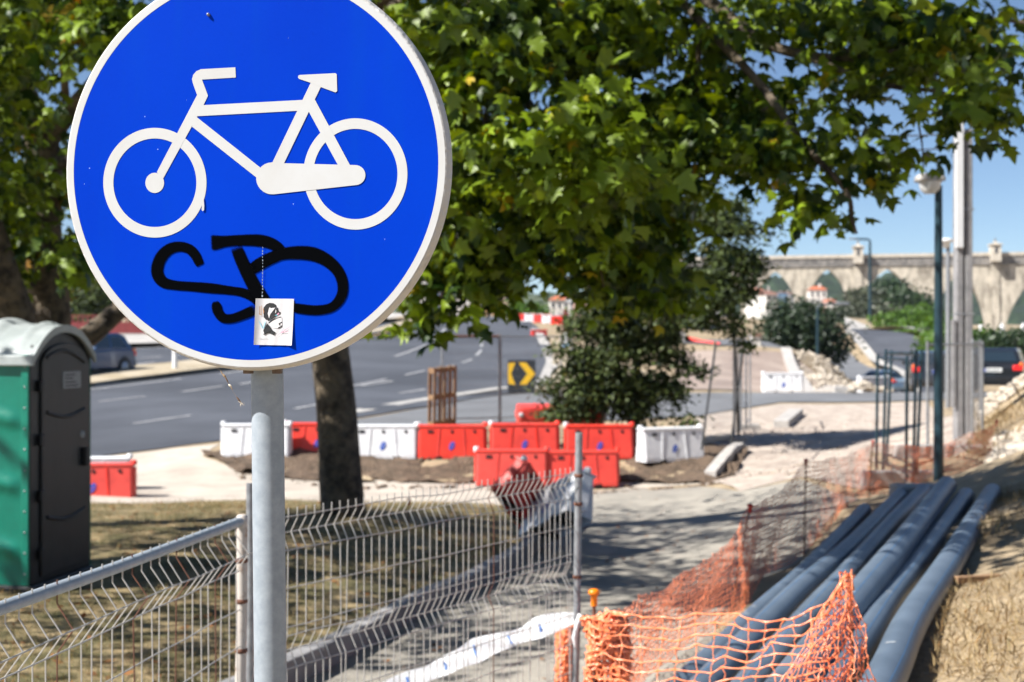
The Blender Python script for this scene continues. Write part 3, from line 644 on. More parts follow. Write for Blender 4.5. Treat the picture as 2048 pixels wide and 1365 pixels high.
mb = MB(); mb.tube([t0+Vector((.03, -.02, .02)), t0+Vector((.01, -.03, -.02)), t0+Vector((-.005, -.025, -.09)), t0+Vector((.0, -.02, -.14))], [.018, .012, .014, .006], 6); mb.build('knot', 'tape', tp)
# ================================================================ pipes
pipes = [  # far -> near, (px, py, distance)
 ('leftmost slim dark plastic pipe of the heap, nearest the orange net', .074, [(1729,1021,14.7),(1614,1142,10.8),(1524,1223,9.2),(1340,1400,6.8)]),
 ('second dark plastic pipe from the left with a blue line', .08, [(1803,990,15.3),(1711,1086,11.6),(1614,1170,9.6),(1543,1239,8.4),(1350,1440,6.2)]),
 ('dark plastic pipe half hidden under the topmost pipe', .088, [(1848,984,15.3),(1790,1045,12.7),(1690,1160,9.6),(1627,1229,8.4),(1440,1450,6.0)]),
 ('topmost thick dark plastic pipe lying across the heap', .088, [(1894,971,13.6),(1807,1086,9.7),(1739,1170,8.1),(1660,1270,6.7),(1530,1440,5.2)]),
 ('slim dark plastic pipe in the gap beside the rightmost pipe', .080, [(1932,992,13.6),(1854,1100,10.1),(1782,1195,8.2),(1736,1264,7.1),(1612,1450,5.45)]),
 ('rightmost thick dark plastic pipe lying on the dry grass', .084, [(1985,985,13.4),(1907,1114,9.3),(1826,1239,7.2),(1779,1342,6.05),(1715,1460,5.15)])]
for i, (lab, r, pts) in enumerate(pipes):
    W = [P(*p) for p in pts]; org = W[0].copy(); c = [Vector(q) for q in catmull([tuple(q-org) for q in W], 10)]
    root = thing('plastic_pipe', lab, 'pipe', tuple(org), 0, 'dark plastic pipes in the heap')
    mb = MB(); mb.tube(c, r, 28, False); n_ = len(c)
    mb.tube([c[0], c[0]+(c[1]-c[0])*.35], r-.009, 28, False); 
    ringv = []
    mb.build('pipe_wall', 'pipe', root, fix=True)
    t = (c[0]-c[1]).normalized(); mb = MB(); mb.lathe(c[0]-t*.03, [(r-.009, 0), (r-.009, .031), (r+.0006, .031), (r+.0006, .022)], 28, t); mb.build('cut_end', 'pipe', root)
    mb = MB(); mb.lathe(c[0]-t*.12, [(.001, 0), (r-.010, .001)], 24, t); mb.build('bore', 'black', root)
    for k, ang in enumerate((1.25+.2*i, 2.6+.3*i, .3)):
        pv = []; 
        for j, p in enumerate(c):
            tt = (c[min(j+1, n_-1)]-c[max(j-1, 0)]).normalized(); s = tt.cross(Vector((0, 0, 1))).normalized(); u = s.cross(tt)
            for e in (-.022, .022): pv.append(p+(s*math.cos(ang+e*.055/r)+u*math.sin(ang+e*.055/r))*(r+.0012))
        mb = MB(); mb.add(pv, [(2*j, 2*j+1, 2*j+3, 2*j+2) for j in range(n_-1)], 0, True); mb.build('blue_stripe', 'pipe_stripe', root, fix=False)
    for k in range(2):
        j = int(random.uniform(.04, .8)*n_); p = c[j]; tt = (c[min(j+1, n_-1)]-c[j]).normalized(); s = tt.cross(Vector((0, 0, 1))).normalized(); u = s.cross(tt); a0 = random.uniform(.9, 1.6); q = []
        for m_ in range(7):
            an = a0+m_*.09
            for e in (0, .028): q.append(p+tt*e+(s*math.cos(an)+u*math.sin(an))*(r+.0008))
        mb = MB(); mb.add(q, [(2*m_, 2*m_+1, 2*m_+3, 2*m_+2) for m_ in range(6)], 0, True); mb.build('scuff_mark', 'pipe_mark', root, fix=False)
# timber battens the heap rests on
mb = MB(); mb.box((0, 0, .02), (.34, .045, .04)); tag(mb.build('wood_batten', 'wood', loc=tuple(gp(1955, 1166)), rot=(0, .02, .42), bevel=.006), 'short wooden batten lying in the grass beside the rightmost pipe', 'batten')

# ================================================================ orange safety net on steel rods
def rod(px, py_top, d, label, lean=(0, 0), cap='orange_cap', base=None):
    t = P(px, py_top, d); bx, by = t.x+lean[0], t.y+lean[1]; g_ = G(bx, by)
    root = thing('steel_rod', label, 'steel rod', (bx, by, g_-.03), 0, 'steel rods holding the net')
    mb = MB(); tl = t-root.location; k = 40
    mb.tube([tl*(j/k) for j in range(k+1)], [.0075 if j % 2 else .0062 for j in range(k+1)], 8, True, 0, False); mb.build('rod', 'rust', root)
    if cap:
        mb = MB(); mb.lathe(tl+Vector((0, 0, -.005)), [(.0125, -.05), (.0135, -.045), (.014, -.005), (.022, -.002), (.0245, .006), (.022, .015), (.013, .021), (.001, .022)], 18); mb.build('safety_cap', cap, root)
    return root, t
rod(1188, 1186, 5.9, 'steel rod with a bright orange mushroom cap beside the rolled net', (0, .0))
rod(1700, 1156, 5.15, 'rusty steel rod holding up the bunched end of the orange net', (.02, 0), None)
mat('cap_red', (.45,.03,.02), .5)
rod(1500, 1012, 11.2, 'leaning rusty rod with a red cap where the net dips', (-.16, 0), 'cap_red')
rod(1612, 921, 14.8, 'upright rusty rod with red cap, second along the far net', (-.02, 0), 'cap_red')
rod(1746, 884, 18.0, 'rusty rod with red cap left of the dark lamp post', (-.06, 0), 'cap_red')
rod(1993, 843, 18.6, 'rusty rod with red cap on the rubble slope', (.05, 0), 'cap_red')
rod(818, 1000, 15.5, 'low rusty rod with red cap behind the wire fence', (.0, 0), 'cap_red')

def net(name, S, nu, nv, ru, rv, jit=.004, cut=None, flat=1.0):
    """horizontal strands (wide) and thin uprights between them, thicker at the knots"""
    V = []; Fc = []; sub = 3
    rr_ = np.random.default_rng(len(name)+nu*7)
    J = rr_.normal(0, jit, (nu+1, nv+1, 3))
    def at(iu, iv):
        p = np.array(S(iu/nu, iv/nv)); a = int(min(nu, max(0, round(iu)))); b = int(min(nv, max(0, round(iv))))
        return p+J[a, b]*(1-min(1, 2*(abs(iu-a)+abs(iv-b))))
    def strand(pts, rad):
        o = len(V); k = len(pts)
        for i in range(k):
            t = pts[min(i+1, k-1)]-pts[max(i-1, 0)]; t = t/(np.linalg.norm(t)+1e-9)
            a = np.cross(t, [0.05, 1, .02]); a /= np.linalg.norm(a)+1e-9; b = np.cross(t, a)
            for x, y in ((1, 0), (0, flat*.6), (-1, 0), (0, -flat*.6)): V.append(pts[i]+(a*x+b*y)*rad[i])
        for i in range(k-1):
            for j in range(4): Fc.append((o+i*4+j, o+i*4+(j+1) % 4, o+(i+1)*4+(j+1) % 4, o+(i+1)*4+j))
    for iv in range(nv+1):
        pts, rad = [], []
        for q in range(nu*sub+1):
            iu = q/sub; f = abs(iu-round(iu))
            pts.append(at(iu, iv)); rad.append(ru*(1.55 if f < .05 else .85))
        strand(pts, rad)
    for iu in range(nu+1):
        pts, rad = [], []
        for q in range(nv*2+1):
            iv = q/2; f = abs(iv-round(iv)); pts.append(at(iu, iv)); rad.append(rv*(1.6 if f < .05 else .75))
        strand(pts, rad)
    return npmesh(name, np.array(V), [np.array(Fc)], 'orange_net', smooth=True)
def interp(L, u):
    """piecewise-linear through (u, px, py, d)"""
    for a, b in zip(L, L[1:]):
        if u <= b[0]: f = (u-a[0])/(b[0]-a[0]); return [a[i]+(b[i]-a[i])*f for i in (1, 2, 3)]
    return list(L[-1][1:])
TOPF = [(0,1212,1236,5.85),(.22,1330,1237,5.7),(.5,1464,1226,5.5),(.58,1503,1236,5.42),(.8,1600,1242,5.28),(.93,1655,1212,5.2),(1,1696,1160,5.12)]
BOTF = [(0,1195,1530,5.8),(.3,1340,1540,5.65),(.7,1530,1520,5.25),(1,1690,1480,5.05)]
def SF(u, v):
    a = interp(TOPF, u); b = interp(BOTF, u); p = [a[i]+(b[i]-a[i])*v for i in range(3)]
    w_ = P(*p); return w_+Vector((.006*math.sin(u*30+v*9), .035*math.sin(u*9+v*4)+.02*math.sin(u*23-v*11), .008*math.sin(u*17+v*7)))
nf = net('safety_net', SF, 14, 14, .0034, .0021, .006)
tag(nf, 'orange plastic mesh net stretched across the front of the pipe heap', 'safety net', 'orange safety nets')
def SG(u, v):   # bunched folds hanging from the rod
    fan = min(1, v*1.25); x = 1697+(u-.72)*(18+205*fan); y = 1153+v*330-abs(u-.72)*10*(1-v)
    z = 5.06+.07*math.sin(u*30)*(.25+fan)+.03*math.sin(u*17+v*6)
    p = P(x+5*math.sin(v*16+u*9), y, z); return p
ng = net('safety_net', SG, 19, 16, .0030, .0020, .006)
tag(ng, 'bunched orange net end gathered in folds up a rusty rod', 'safety net', 'orange safety nets')
TOPB = [(0,1214,1234,5.9),(.06,1260,1212,7.2),(.13,1330,1175,8.3),(.22,1420,1118,9.8),(.28,1478,1062,10.9),(.31,1497,1018,11.2),(.42,1560,985,13.0),(.5,1612,926,14.8),(.62,1690,915,16.6),(.70,1745,889,18),(.85,1870,896,18.3),(1,1993,849,18.6)]
def SB(u, v):
    a = interp(TOPB, u); t = P(*a); g_ = G(t.x, t.y); b = Vector((t.x-.10*math.sin(u*11)**2, t.y, max(g_+.02, t.z-1.15)))
    return t.lerp(b, v)+Vector((.012*math.sin(u*60+v*5), .015*math.sin(u*43), .008*math.sin(u*90)*(1-v)))
nb_ = net('safety_net', SB, 190, 18, .0042, .0023, .006)
tag(nb_, 'long orange net running back along the path to the rubble slope', 'safety net', 'orange safety nets')
def SR(u, v):   # rolled remainder round the capped rod
    an = u*2*math.pi*4.2; r = .070*(1-.08*u)+.014*math.sin(v*26+u*15)+.010*math.sin(an*3+v*11)
    c = P(1208+8*math.sin(v*5), 1238+v*330, 5.95); return c+Vector((math.cos(an)*r*1.1, math.sin(an)*r, .012*math.sin(an*2+v*20)))
nr = net('safety_net', SR, 76, 26, .0052, .0042, .007)
tag(nr, 'thick orange roll of spare net standing round the capped rod', 'safety net', 'orange safety nets')
def SR2(u, v):
    an = u*2*math.pi*3; r = .045+.008*math.sin(v*30+u*13)+.006*math.sin(an*3+v*7); c = P(1134-12*v, 1250+v*330, 7.25)
    return c+Vector((math.cos(an)*r, math.sin(an)*r, .01*math.sin(an*2+v*17)))
nr2 = net('safety_net', SR2, 40, 24, .0050, .0040, .006)
tag(nr2, 'narrow orange roll of net seen through wires left of the steel post', 'safety net', 'orange safety nets')

# ================================================================ water-filled plastic barriers
BL, BH = 1.26, .62
def barrier_mesh():
    """local: x along, -y front, base at z=0"""
    mb = MB()
    def fy(x, z, s):   # half depth at height: wide foot, narrower top
        return s*(.20-.075*min(1, max(0, (z-.05)/.5)))
    xs = [-.63, -.60, -.235, -.215, .185, .205, .60, .63]; zs_ = [0, .07, .54, .60, BH]
    def X(x, z):   # the panel joints lean: the middle panel is wider at its foot
        k = (1-z/BH)*.045
        if -.3 < x < -.2: return x-k
        if .15 < x < .25: return x+k
        return x*(1-.028*z/BH) if abs(x) < .62 else x*(1-.02*z/BH)
    for s in (-1, 1):
        idx = {}; vs = []
        for j, z in enumerate(zs_):
            for i, x in enumerate(xs):
                y = fy(x, z, s)
                if i in (0, 7): y *= .86
                if z == BH: y *= .8
                if i in (2, 5) and .05 < z < .58: y -= s*.0
                vs.append((X(x, z), y, z))
        fs = []
        for j in range(len(zs_)-1):
            for i in range(7):
                if j == 0 and i in (1, 5): pass
                a = j*8+i; fs.append((a, a+1, a+9, a+8))
        mb.add(vs, fs)
    o2 = len(xs)*len(zs_)
    nn = len(zs_)
    for i in range(7): a = (nn-1)*8+i; mb.add([mb.v[a], mb.v[a+1], mb.v[o2+a+1], mb.v[o2+a]], [(0,1,2,3)])
    for j in range(nn-1):
        for e in (0, 7): a = j*8+e; mb.add([mb.v[a], mb.v[a+8], mb.v[o2+a+8], mb.v[o2+a]], [(0,1,2,3)])
    return mb
def make_barrier(color):
    root = thing('plastic_barrier', 'x', 'barrier'); pm = color+'_plastic'
    mb = barrier_mesh(); bo = mb.build('body', pm, root)
    bm = bmesh.new(); bm.from_mesh(bo.data); bmesh.ops.remove_doubles(bm, verts=bm.verts, dist=.0005)
    bmesh.ops.recalc_face_normals(bm, faces=bm.faces); bm.to_mesh(bo.data); bm.free()
    bv = bo.modifiers.new('bevel', 'BEVEL'); bv.width = .012; bv.segments = 2; bv.limit_method = 'ANGLE'; bv.angle_limit = .5
    for sx in (-1, 1):   # raised seams between the three panels, front and back
        for s in (-1, 1):
            mb = MB(); x0 = .205 if sx > 0 else -.225
            mb.hexa([(x0+sx*.045-.014, s*.197, .03), (x0+sx*.045+.014, s*.197, .03), (x0+sx*.045+.014, s*.212, .03), (x0+sx*.045-.014, s*.212, .03),
                     (x0+sx*.006-.010, s*.122, .56), (x0+sx*.006+.010, s*.122, .56), (x0+sx*.006+.010, s*.140, .56), (x0+sx*.006-.010, s*.140, .56)]); mb.build('seam', pm, root)
    mb = MB(); mb.box((0, 0, .592), (1.27, .275, .035)); mb.build('top_lip', pm, root, bevel=.008)
    for x in (-.40, .42, .0):
        mb = MB(); w_ = (.10 if x < -.1 else .045); mb.box((x, -.141, .50), (w_, .012, .055), Matrix.Rotation(-.10, 3, 'X')); mb.build('slot', 'black', root)
    for x in (-.24, .26):
        mb = MB(); mb.box((x, 0, .020), (.13, .402, .045)); mb.build('fork_pocket', 'black', root)
    for sx in (-1, 1):
        mb = MB(); mb.lathe((sx*.62, 0, .60), [(.045, -.02), (.05, 0), (.05, .05), (.04, .065), (.001, .066)], 12); mb.build('connector', 'white_plastic' if sx < 0 else pm, root)
        mb = MB(); mb.box((sx*.64, 0, .30), (.035, .14, .5)); mb.build('end_rib', pm, root, bevel=.006)
    # oval emblem on the middle panel
    rot = Matrix.Rotation(.42, 3, 'Y'); tilt = Matrix.Rotation(-.155, 3, 'X')
    mb = MB(); mb.add([Vector((0, -.182, .235))+tilt@(rot@Vector((.045*math.cos(2*math.pi*j/20), 0, .082*math.sin(2*math.pi*j/20)))) for j in range(20)], [tuple(range(20))]); e = mb.build('emblem', 'logo_blue', root, fix=False)
    mb = MB(); sw = []
    for j in range(9):
        f = j/8; sw += [Vector((-.012+.03*f-.012*math.sin(f*3.1), -.002, -.05+.09*f)), Vector((-.004+.03*f-.012*math.sin(f*3.1), -.002, -.05+.09*f))]
    mb.add([Vector((0, -.182, .235))+tilt@(rot@p) for p in sw], [(2*j, 2*j+1, 2*j+3, 2*j+2) for j in range(8)]); mb.build('emblem_stroke', 'red_plastic' if color == 'red' else 'white_plastic', e, fix=False)
    return root
proto = {'red': make_barrier('red'), 'white': make_barrier('white')}; used = {'red': False, 'white': False}
def barrier(color, loc, yaw, label, group='barriers round the dug soil', rot=None, scale=1.03):
    o = proto[color] if not used[color] else copy_tree(proto[color]); used[color] = True
    o.location = loc; o.rotation_euler = rot or (0, 0, yaw); o.scale = (scale,)*3; o['label'] = label; o['group'] = group; return o
def bpx(x0, x1, py, d): # stands with its front foot at that pixel row
    return P((x0+x1)/2, py, d)+Vector((0, .20, -.015))
DB = 27.2
barrier('white', bpx(440,580,914,DB), R(1), 'white plastic barrier at the left end of the row, partly behind the sign pole')
barrier('red', bpx(567,700,911,27.6), R(-2), 'red plastic barrier between the sign pole and the tree trunk')
barrier('white', bpx(700,832,916,DB), R(-1), 'white plastic barrier just right of the tree trunk')
barrier('red', bpx(833,974,916,DB), R(0), 'red plastic barrier touching the white one right of the trunk')
barrier('red', bpx(976,1122,913,DB), R(1), 'red plastic barrier in the middle of the back row')
barrier('red', bpx(1126,1272,916,DB), R(2), 'red plastic barrier at the right of the red back row, behind the steel post')
barrier('white', bpx(1283,1403,922,26.9), R(22), 'greyish white plastic barrier closing the row on the right')
barrier('red', P(1023,970,25.7)+Vector((0, .2, -.01)), R(0), 'front red plastic barrier on the pale dirt, left of the pair')
barrier('red', P(1166,972,25.8)+Vector((0, .2, -.01)), R(3), 'front red plastic barrier on the pale dirt, right of the pair')
barrier('red', P(182,1006,23.4)+Vector((0, .2, 0)), R(6), 'red plastic barrier beside the portable toilet', 'barriers by the toilet')
barrier('white', P(178,990,24.4)+Vector((0, .2, .0)), R(4), 'white plastic barrier mostly hidden behind the red one by the toilet', 'barriers by the toilet')
barrier('red', P(1030,1066,16.9)+Vector((0, 0, .22)), 0, 'dark red plastic barrier tipped on end behind the wire fence', 'toppled barriers', rot=(R(20), R(38), R(62)), scale=.8)
barrier('white', P(1105,1100,16.4)+Vector((.02, 0, .24)), 0, 'white plastic barrier toppled against the end of the grey kerb', 'toppled barriers', rot=(R(-25), R(-22), R(-58)), scale=.9)
for k, (x, y, d, rz, lab) in enumerate([(1095,846,29.2,R(8),'red plastic barrier lying flat at the left under the dark bush'),(1150,848,29.4,R(-14),'red plastic barrier lying flat at the right under the dark bush')]):
    barrier('red', P(x,y,d)+Vector((0, .3, .18)), 0, lab, 'toppled barriers', rot=(R(90), 0, rz))
def bfar(c, x0, x1, py, lab, yaw=0):
    h = (x1-x0); d = F*1.27*math.cos(yaw)/h; g_ = gp((x0+x1)/2, py); return barrier(c, (d*((x0+x1)/2-1024)/F, d, CZ-d*(py-682.5)/F), yaw, lab, 'barriers by the cross street')
bfar('white', 1526, 1604, 785, 'bright white plastic barrier standing alone beyond the cross street')
bfar('white', 1714, 1778, 790, 'white plastic barrier in front of the silver car', R(28))
cols = ['white','red','white','red','white','red']
for k in range(6): barrier(cols[k], on(1032+k*17.5, 128-k*2.0, .0), R(-4), ['white plastic barrier at the left end of the far roadworks row','red plastic barrier second in the far roadworks row','white plastic barrier third in the far roadworks row','red plastic barrier fourth in the far roadworks row','white plastic barrier fifth in the far roadworks row','red plastic barrier at the right end of the far roadworks row'][k], 'far roadworks row', scale=1.15)
barrier('red', on(1078, 100), R(20), 'lone small red barrier on the verge of the far bend', 'far roadworks row', scale=.9)
# ================================================================ portable toilet
e1 = Vector((.169, .986, 0)).normalized(); TA = Vector((-.339*12.0, 12.0, 0)); TA.z = CZ-12.0*(1172-682.5)/F
toi = thing('portable_toilet', 'green portable toilet with dark door and white barrel roof', 'toilet', tuple(TA), math.atan2(e1.y, e1.x))
TW, TD, TH = 1.10, 1.16, 1.95
mb = MB(); mb.box((TW/2, TD/2, -.06), (TW+.06, TD+.06, .12)); mb.build('skid', 'toilet_dark', toi, bevel=.02)
def wallpanel(axis):
    pass
# green side walls with moulded swells
def swell(y, z):
    v = 0
    for zc in (.28, .83, 1.38): v += .030*math.exp(-((z-zc-.10*math.sin((y-.1)*2.6))/.06)**2)
    v += .022*math.exp(-(((y-.55)/.30)**2+((z-1.05)/.55)**2)*1.0)
    return v*min(1, max(0, (y-.06)/.1))*min(1, max(0, (TD-.06-y)/.1))
for nm, x0, s in (('side_wall', 0., -1), ('side_wall', TW, 1)):
    mb = MB(); nu, nv = 36, 60; vs = [(x0+s*(.004+swell(TD*i/nu, TH*j/nv)), TD*i/nu, TH*j/nv) for j in range(nv+1) for i in range(nu+1)]
    mb.add(vs, [(j*(nu+1)+i, j*(nu+1)+i+1, (j+1)*(nu+1)+i+1, (j+1)*(nu+1)+i) for j in range(nv) for i in range(nu)], 0, True); sw = mb.build(nm, 'toilet_green', toi, fix=False)
    mb = MB(); mb.box((x0+s*.012, .035, TH/2), (.022, .065, TH)); fl_ = mb.build('corner_strip', 'toilet_green', sw, bevel=.006)
    for k in range(11): mb = MB(); mb.lathe((x0+s*.022, .035, .1+k*.175), [(.010, 0), (.008, .005), (.001, .006)], 8, (s, 0, 0)); mb.build('rivet', 'galv_dull', sw)
mb = MB(); mb.box((TW/2, TD, TH/2), (TW, .03, TH)); mb.build('rear_wall', 'toilet_green', toi)
# front frame, door with arched head
def arch(x, w0, rise): t = (x-TW/2)/(w0/2); return rise*math.sqrt(max(0, 1-t*t*.96))
mb = MB(); K = 16; fo = [(0, 0), (TW, 0)]+[(TW-TW*i/K, TH+arch(TW-TW*i/K, TW, .24)-.05) for i in range(K+1)]
mb.prism(fo, .0, .04, 0, lambda p, t: Vector((p[0], t, p[1]))); mb.build('front_frame', 'toilet_dark', toi, bevel=.01)
x0, x1 = .17, 1.02; do = [(x0, .05), (x1, .05)]+[(x1-(x1-x0)*i/K, TH-.10+arch(TW/2+(x1-(x1+x0)/2-(x1-x0)*i/K), x1-x0, .20)) for i in range(K+1)]
mb = MB(); mb.prism(do, -.022, -.002, 0, lambda p, t: Vector((p[0], t, p[1]))); door = mb.build('door', 'toilet_dark', toi, bevel=.008)
for zc, ph in ((.55, 0), (1.45, 0), (1.9, .3)):
    mb = MB(); nu = 20; mb.tube([(x0+.08+(x1-x0-.16)*i/nu, -.024, zc+.05*math.sin(math.pi*(i/nu)+ph)*(-1 if zc < 1.8 else 1.6)) for i in range(nu+1)], .016, 8); mb.build('door_rib', 'toilet_dark', door)
mat('label_grey', (.42,.42,.43), .6, scale=60, col2=(.30,.30,.31))
mb = MB(); mb.box((.70, -.025, 1.72), (.33, .005, .15)); lb = mb.build('door_label', 'label_grey', door)
for k, (zz, ww, xx) in enumerate(((1.765, .18, .66), (1.735, .14, .64), (1.70, .20, .67), (1.67, .24, .69))):
    mb = MB(); mb.box((xx, -.0295, zz), (ww, .003, .012)); mb.build('label_line', 'black', lb)
for zz in (.25, .74, 1.22, 1.68): mb = MB(); mb.box((x0-.02, -.03, zz), (.06, .03, .10)); mb.build('hinge', 'black', door, bevel=.008)
mb = MB(); mb.lathe((.90, -.022, 1.22), [(.035, 0), (.03, .012), (.001, .014)], 14, (0, -1, 0)); mb.build('lock', 'label_grey', door)
mb = MB(); mb.box((.92, -.045, 1.02), (.05, .05, .17)); mb.build('handle', 'black', door, bevel=.015)
# roof: a ribbed barrel
mb = MB(); nu, nv = 28, 40; vs = []
for j in range(nv+1):
    y = -.03+(TD+.06)*j/nv; rib = .035*max(0, math.sin(2*math.pi*(y+.05)/.42))**.7 if .1 < y < TD-.05 else 0
    for i in range(nu+1):
        a = i/nu; x = -.02+(TW+.04)*a; t = 2*a-1; z = TH-.02+.27*(1-abs(t)**2.3)+rib*(1-t*t)*1.2-.0*(y); vs.append((x, y, z+.03*math.sin(math.pi*j/nv)))
mb.add(vs, [(j*(nu+1)+i, j*(nu+1)+i+1, (j+1)*(nu+1)+i+1, (j+1)*(nu+1)+i) for j in range(nv) for i in range(nu)], 0, True)
rf = mb.build('roof', 'toilet_roof', toi, fix=False)
sd_ = rf.modifiers.new('s', 'SOLIDIFY'); sd_.thickness = .03; sd_.offset = -1
mb = MB(); mb.box((-.04, TD/2, TH-.05), (.03, TD+.12, .09)); mb.build('roof_edge', 'toilet_roof', rf, bevel=.01)
mb = MB(); nu = 24; vs = []
for i in range(nu+1):
    a = i/nu; x = -.025+(TW+.05)*a; t = 2*a-1; z = TH-.02+.27*(1-abs(t)**2.3)
    vs += [(x, -.05, z+.008), (x, -.05, z-.06), (x, -.02, z-.06), (x, -.02, z+.008)]
mb.add(vs, [(4*i+k, 4*i+(k+1) % 4, 4*i+4+(k+1) % 4, 4*i+4+k) for i in range(nu) for k in range(4)]); mb.build('roof_front_band', 'toilet_roof', rf)

# ================================================================ street furniture on the site
def post_pts(px, y0, y1, d): return P(px, y1, d), P(px, y0, d)
# chevron bollard
q = P(1043, 786, 46); ch = thing('chevron_marker', 'black rounded bend marker with two yellow chevrons beside the road', 'road marker', tuple(q))
mb = MB(); K = 20; W2, H2 = .45, 1.08
mb.prism([(-W2, -.05), (W2, -.05), (W2, .25)]+[(W2*math.cos(R(a)), .25+.32*math.sin(R(a))) for a in range(15, 180, 15)]+[(-W2, .25)], 0, H2, 0, lambda p, t: Vector((p[0]*(1-.02*t), -p[1]+.3, t)))
mb.v = [(x, -y+.1, z) for x, y, z in mb.v]; mb.build('body', 'barrel_black', ch, bevel=.03)
def chev(pts, name='chevron'):
    mb = MB(); mb.add([(x, -.225-.30*math.sqrt(max(0, 1-(x/.47)**2))*.0-.0, z) for x, z in pts], [tuple(range(len(pts)))]); return mb
for pts in ([(-.10,.98),(.14,.98),(.44,.62),(.16,.27),(-.07,.27),(.18,.62)], [(-.42,.96),(-.20,.98),(-.34,.62),(-.20,.27),(-.42,.29),(-.44,.62)]):
    mb = MB(); mb.prism(pts, -.262, -.256, 0, lambda p, t: Vector((p[0], t, p[1]))); mb.build('chevron', 'yellow', ch)
# front plate that carries the chevrons
mb = MB(); mb.prism([(-.45,.0),(.45,.0),(.45,1.06),(-.45,1.06)], -.255, -.20, 0, lambda p, t: Vector((p[0], t, p[1]))); mb.build('face_plate', 'barrel_black', ch, bevel=.02)
# wooden pallet on end
q = P(884, 846, 29); pal = thing('wooden_pallet', 'weathered wooden pallet standing on its end behind the red barriers', 'pallet', (q.x, q.y, q.z-.05), R(58)); pal.rotation_euler = (R(3), R(-3), R(58))
for k in range(5): mb = MB(); mb.box((-.36+k*.18, -.06, .60), (.10, .02, 1.2)); mb.build('plank', 'wood', pal, bevel=.003)
for k in range(3): mb = MB(); mb.box((-.36+k*.36, .06, .60), (.10, .02, 1.2)); mb.build('plank', 'wood', pal, bevel=.003)
for z in (.06, .6, 1.14): mb = MB(); mb.box((0, 0, z), (.82, .09, .10)); mb.build('bearer', 'wood', pal, bevel=.004)
mb = MB(); mb.lathe((-.28, -.075, 1.08), [(.045, 0), (.04, .01), (.001, .012)], 10, (0, -1, 0)); mb.build('paint_spot', 'rail_white', pal)

def site_fence(label, A, B, zb, zt, mesh='galv_dull', frame='galv_dull', n=26, m=10, top=True, wires=True, lean=(0, 0, 0), rail=None):
    """temporary fence: framed panel on two posts; A, B ground points, zb..zt heights above A"""
    root = thing('site_fence', label, 'fence', tuple(A), 0, 'site fence panels'); d = B-A
    for f in (0, 1):
        mb = MB(); p = d*f; mb.tube([p+Vector((0, 0, zb)), p+Vector((0, 0, zt))+Vector(lean)], .021, 10); mb.build('post', frame, root)
    if top:
        mb = MB(); mb.tube([Vector((0, 0, zt-.05))+Vector(lean), d+Vector((0, 0, zt-.05))+Vector(lean)], .016 if rail is None else .028, 8); mb.build('top_rail', rail or frame, root)
        mb = MB(); mb.tube([Vector((0, 0, zb+.12)), d+Vector((0, 0, zb+.12))], .014, 8); mb.build('bottom_rail', frame, root)
    if wires:
        mb = MB()
        for i in range(1, n): mb.tube([d*(i/n)+Vector((0, 0, zb+.12)), d*(i/n)+Vector((0, 0, zt-.05))+Vector(lean)], .0018, 3, False, 0, False)
        for j in range(1, m): z = zb+.12+(zt-zb-.17)*j/m; q_ = Vector(lean)*((z-zb)/(zt-zb)); mb.tube([Vector((0, 0, z))+q_, d+Vector((0, 0, z))+q_], .0018, 3, False, 0, False)
        mb.build('mesh_wires', mesh, root, fix=False)['kind'] = 'stuff'
    return root
def sf(label, x0, x1, d0, d1, yb0, yt0, **k):
    A = P(x0, yb0, d0); B = P(x1, yb0, d1); B.z = A.z; return site_fence(label, A, B, 0, A.z*0+ (CZ-d0*(yt0-682.5)/F)-A.z, **k)
sf('site fence panel with brown top rail between pallet and chevron marker', 884, 998, 29.6, 30.2, 850, 668, rail='rust')
sf('site fence panel running from the tall post behind the chevron marker', 1001, 1122, 30.2, 32.5, 848, 668, top=True)
sf('dark leaning site fence panel beside the grey white barrier', 1403, 1462, 25.9, 27.8, 900, 686, frame='dark_metal', lean=(.26, 0, 0))
bpy.context.view_layer.update()
sf('steel site fence panel right of the dark leaning one', 1468, 1482, 29.5, 31.5, 878, 672)
sf('site fence panel at the kerb end, farthest of the middle group', 1492, 1500, 31, 33, 858, 668, wires=False)
for k, (x, d, y0, y1, lean) in enumerate([(1812,18.6,965,712,.02),(1826,18.8,965,700,.05),(1833,19.0,950,702,.09)]):
    A = P(x, y0, d); B = A+Vector((.10, 1.9, 0)); r_ = site_fence(['dark fence panel stacked on edge, leftmost of three by the lamp post','dark fence panel stacked on edge, middle of three by the lamp post','dark fence panel stacked on edge, rightmost of three by the lamp post'][k], A, B, 0, d*(y0-y1)/F, frame='blue_green', wires=False); r_.rotation_euler = (0, lean*.5, 0)
sf('tall steel site fence panel behind the dark lamp post', 1855, 1965, 21.5, 22.5, 915, 683, n=34)
sf('steel site fence panel leaning on the right of the concrete pole', 1945, 1960, 22.5, 26.0, 905, 678, n=20)
# concrete feet and slabs
def slab(px, py, size, yaw, label, d=None, m='concrete'):
    q = gp(px, py) if d is None else P(px, py, d); mb = MB(); mb.box((0, 0, size[2]/2-.02), size, None, 0, (.96, .94)); return tag(mb.build('concrete_block', m, loc=tuple(q), rot=(0, 0, yaw), bevel=.015), label, 'concrete block', 'concrete fence feet')
slab(1460, 885, (.75,.26,.15), R(-12), 'pale concrete fence foot on the gravel with a dark end')
slab(1497, 862, (.5,.25,.16), R(8), 'grey concrete fence foot under the far middle posts')
slab(1800, 970, (1.1,.35,.20), R(3), 'concrete slab at the foot of the stacked dark panels')
slab(1890, 915, (1.5,.3,.20), R(-4), 'long pale concrete slab behind the dark lamp post')
slab(1860, 990, (.8,.4,.12), R(5), 'low concrete slab near the far ends of the pipes')

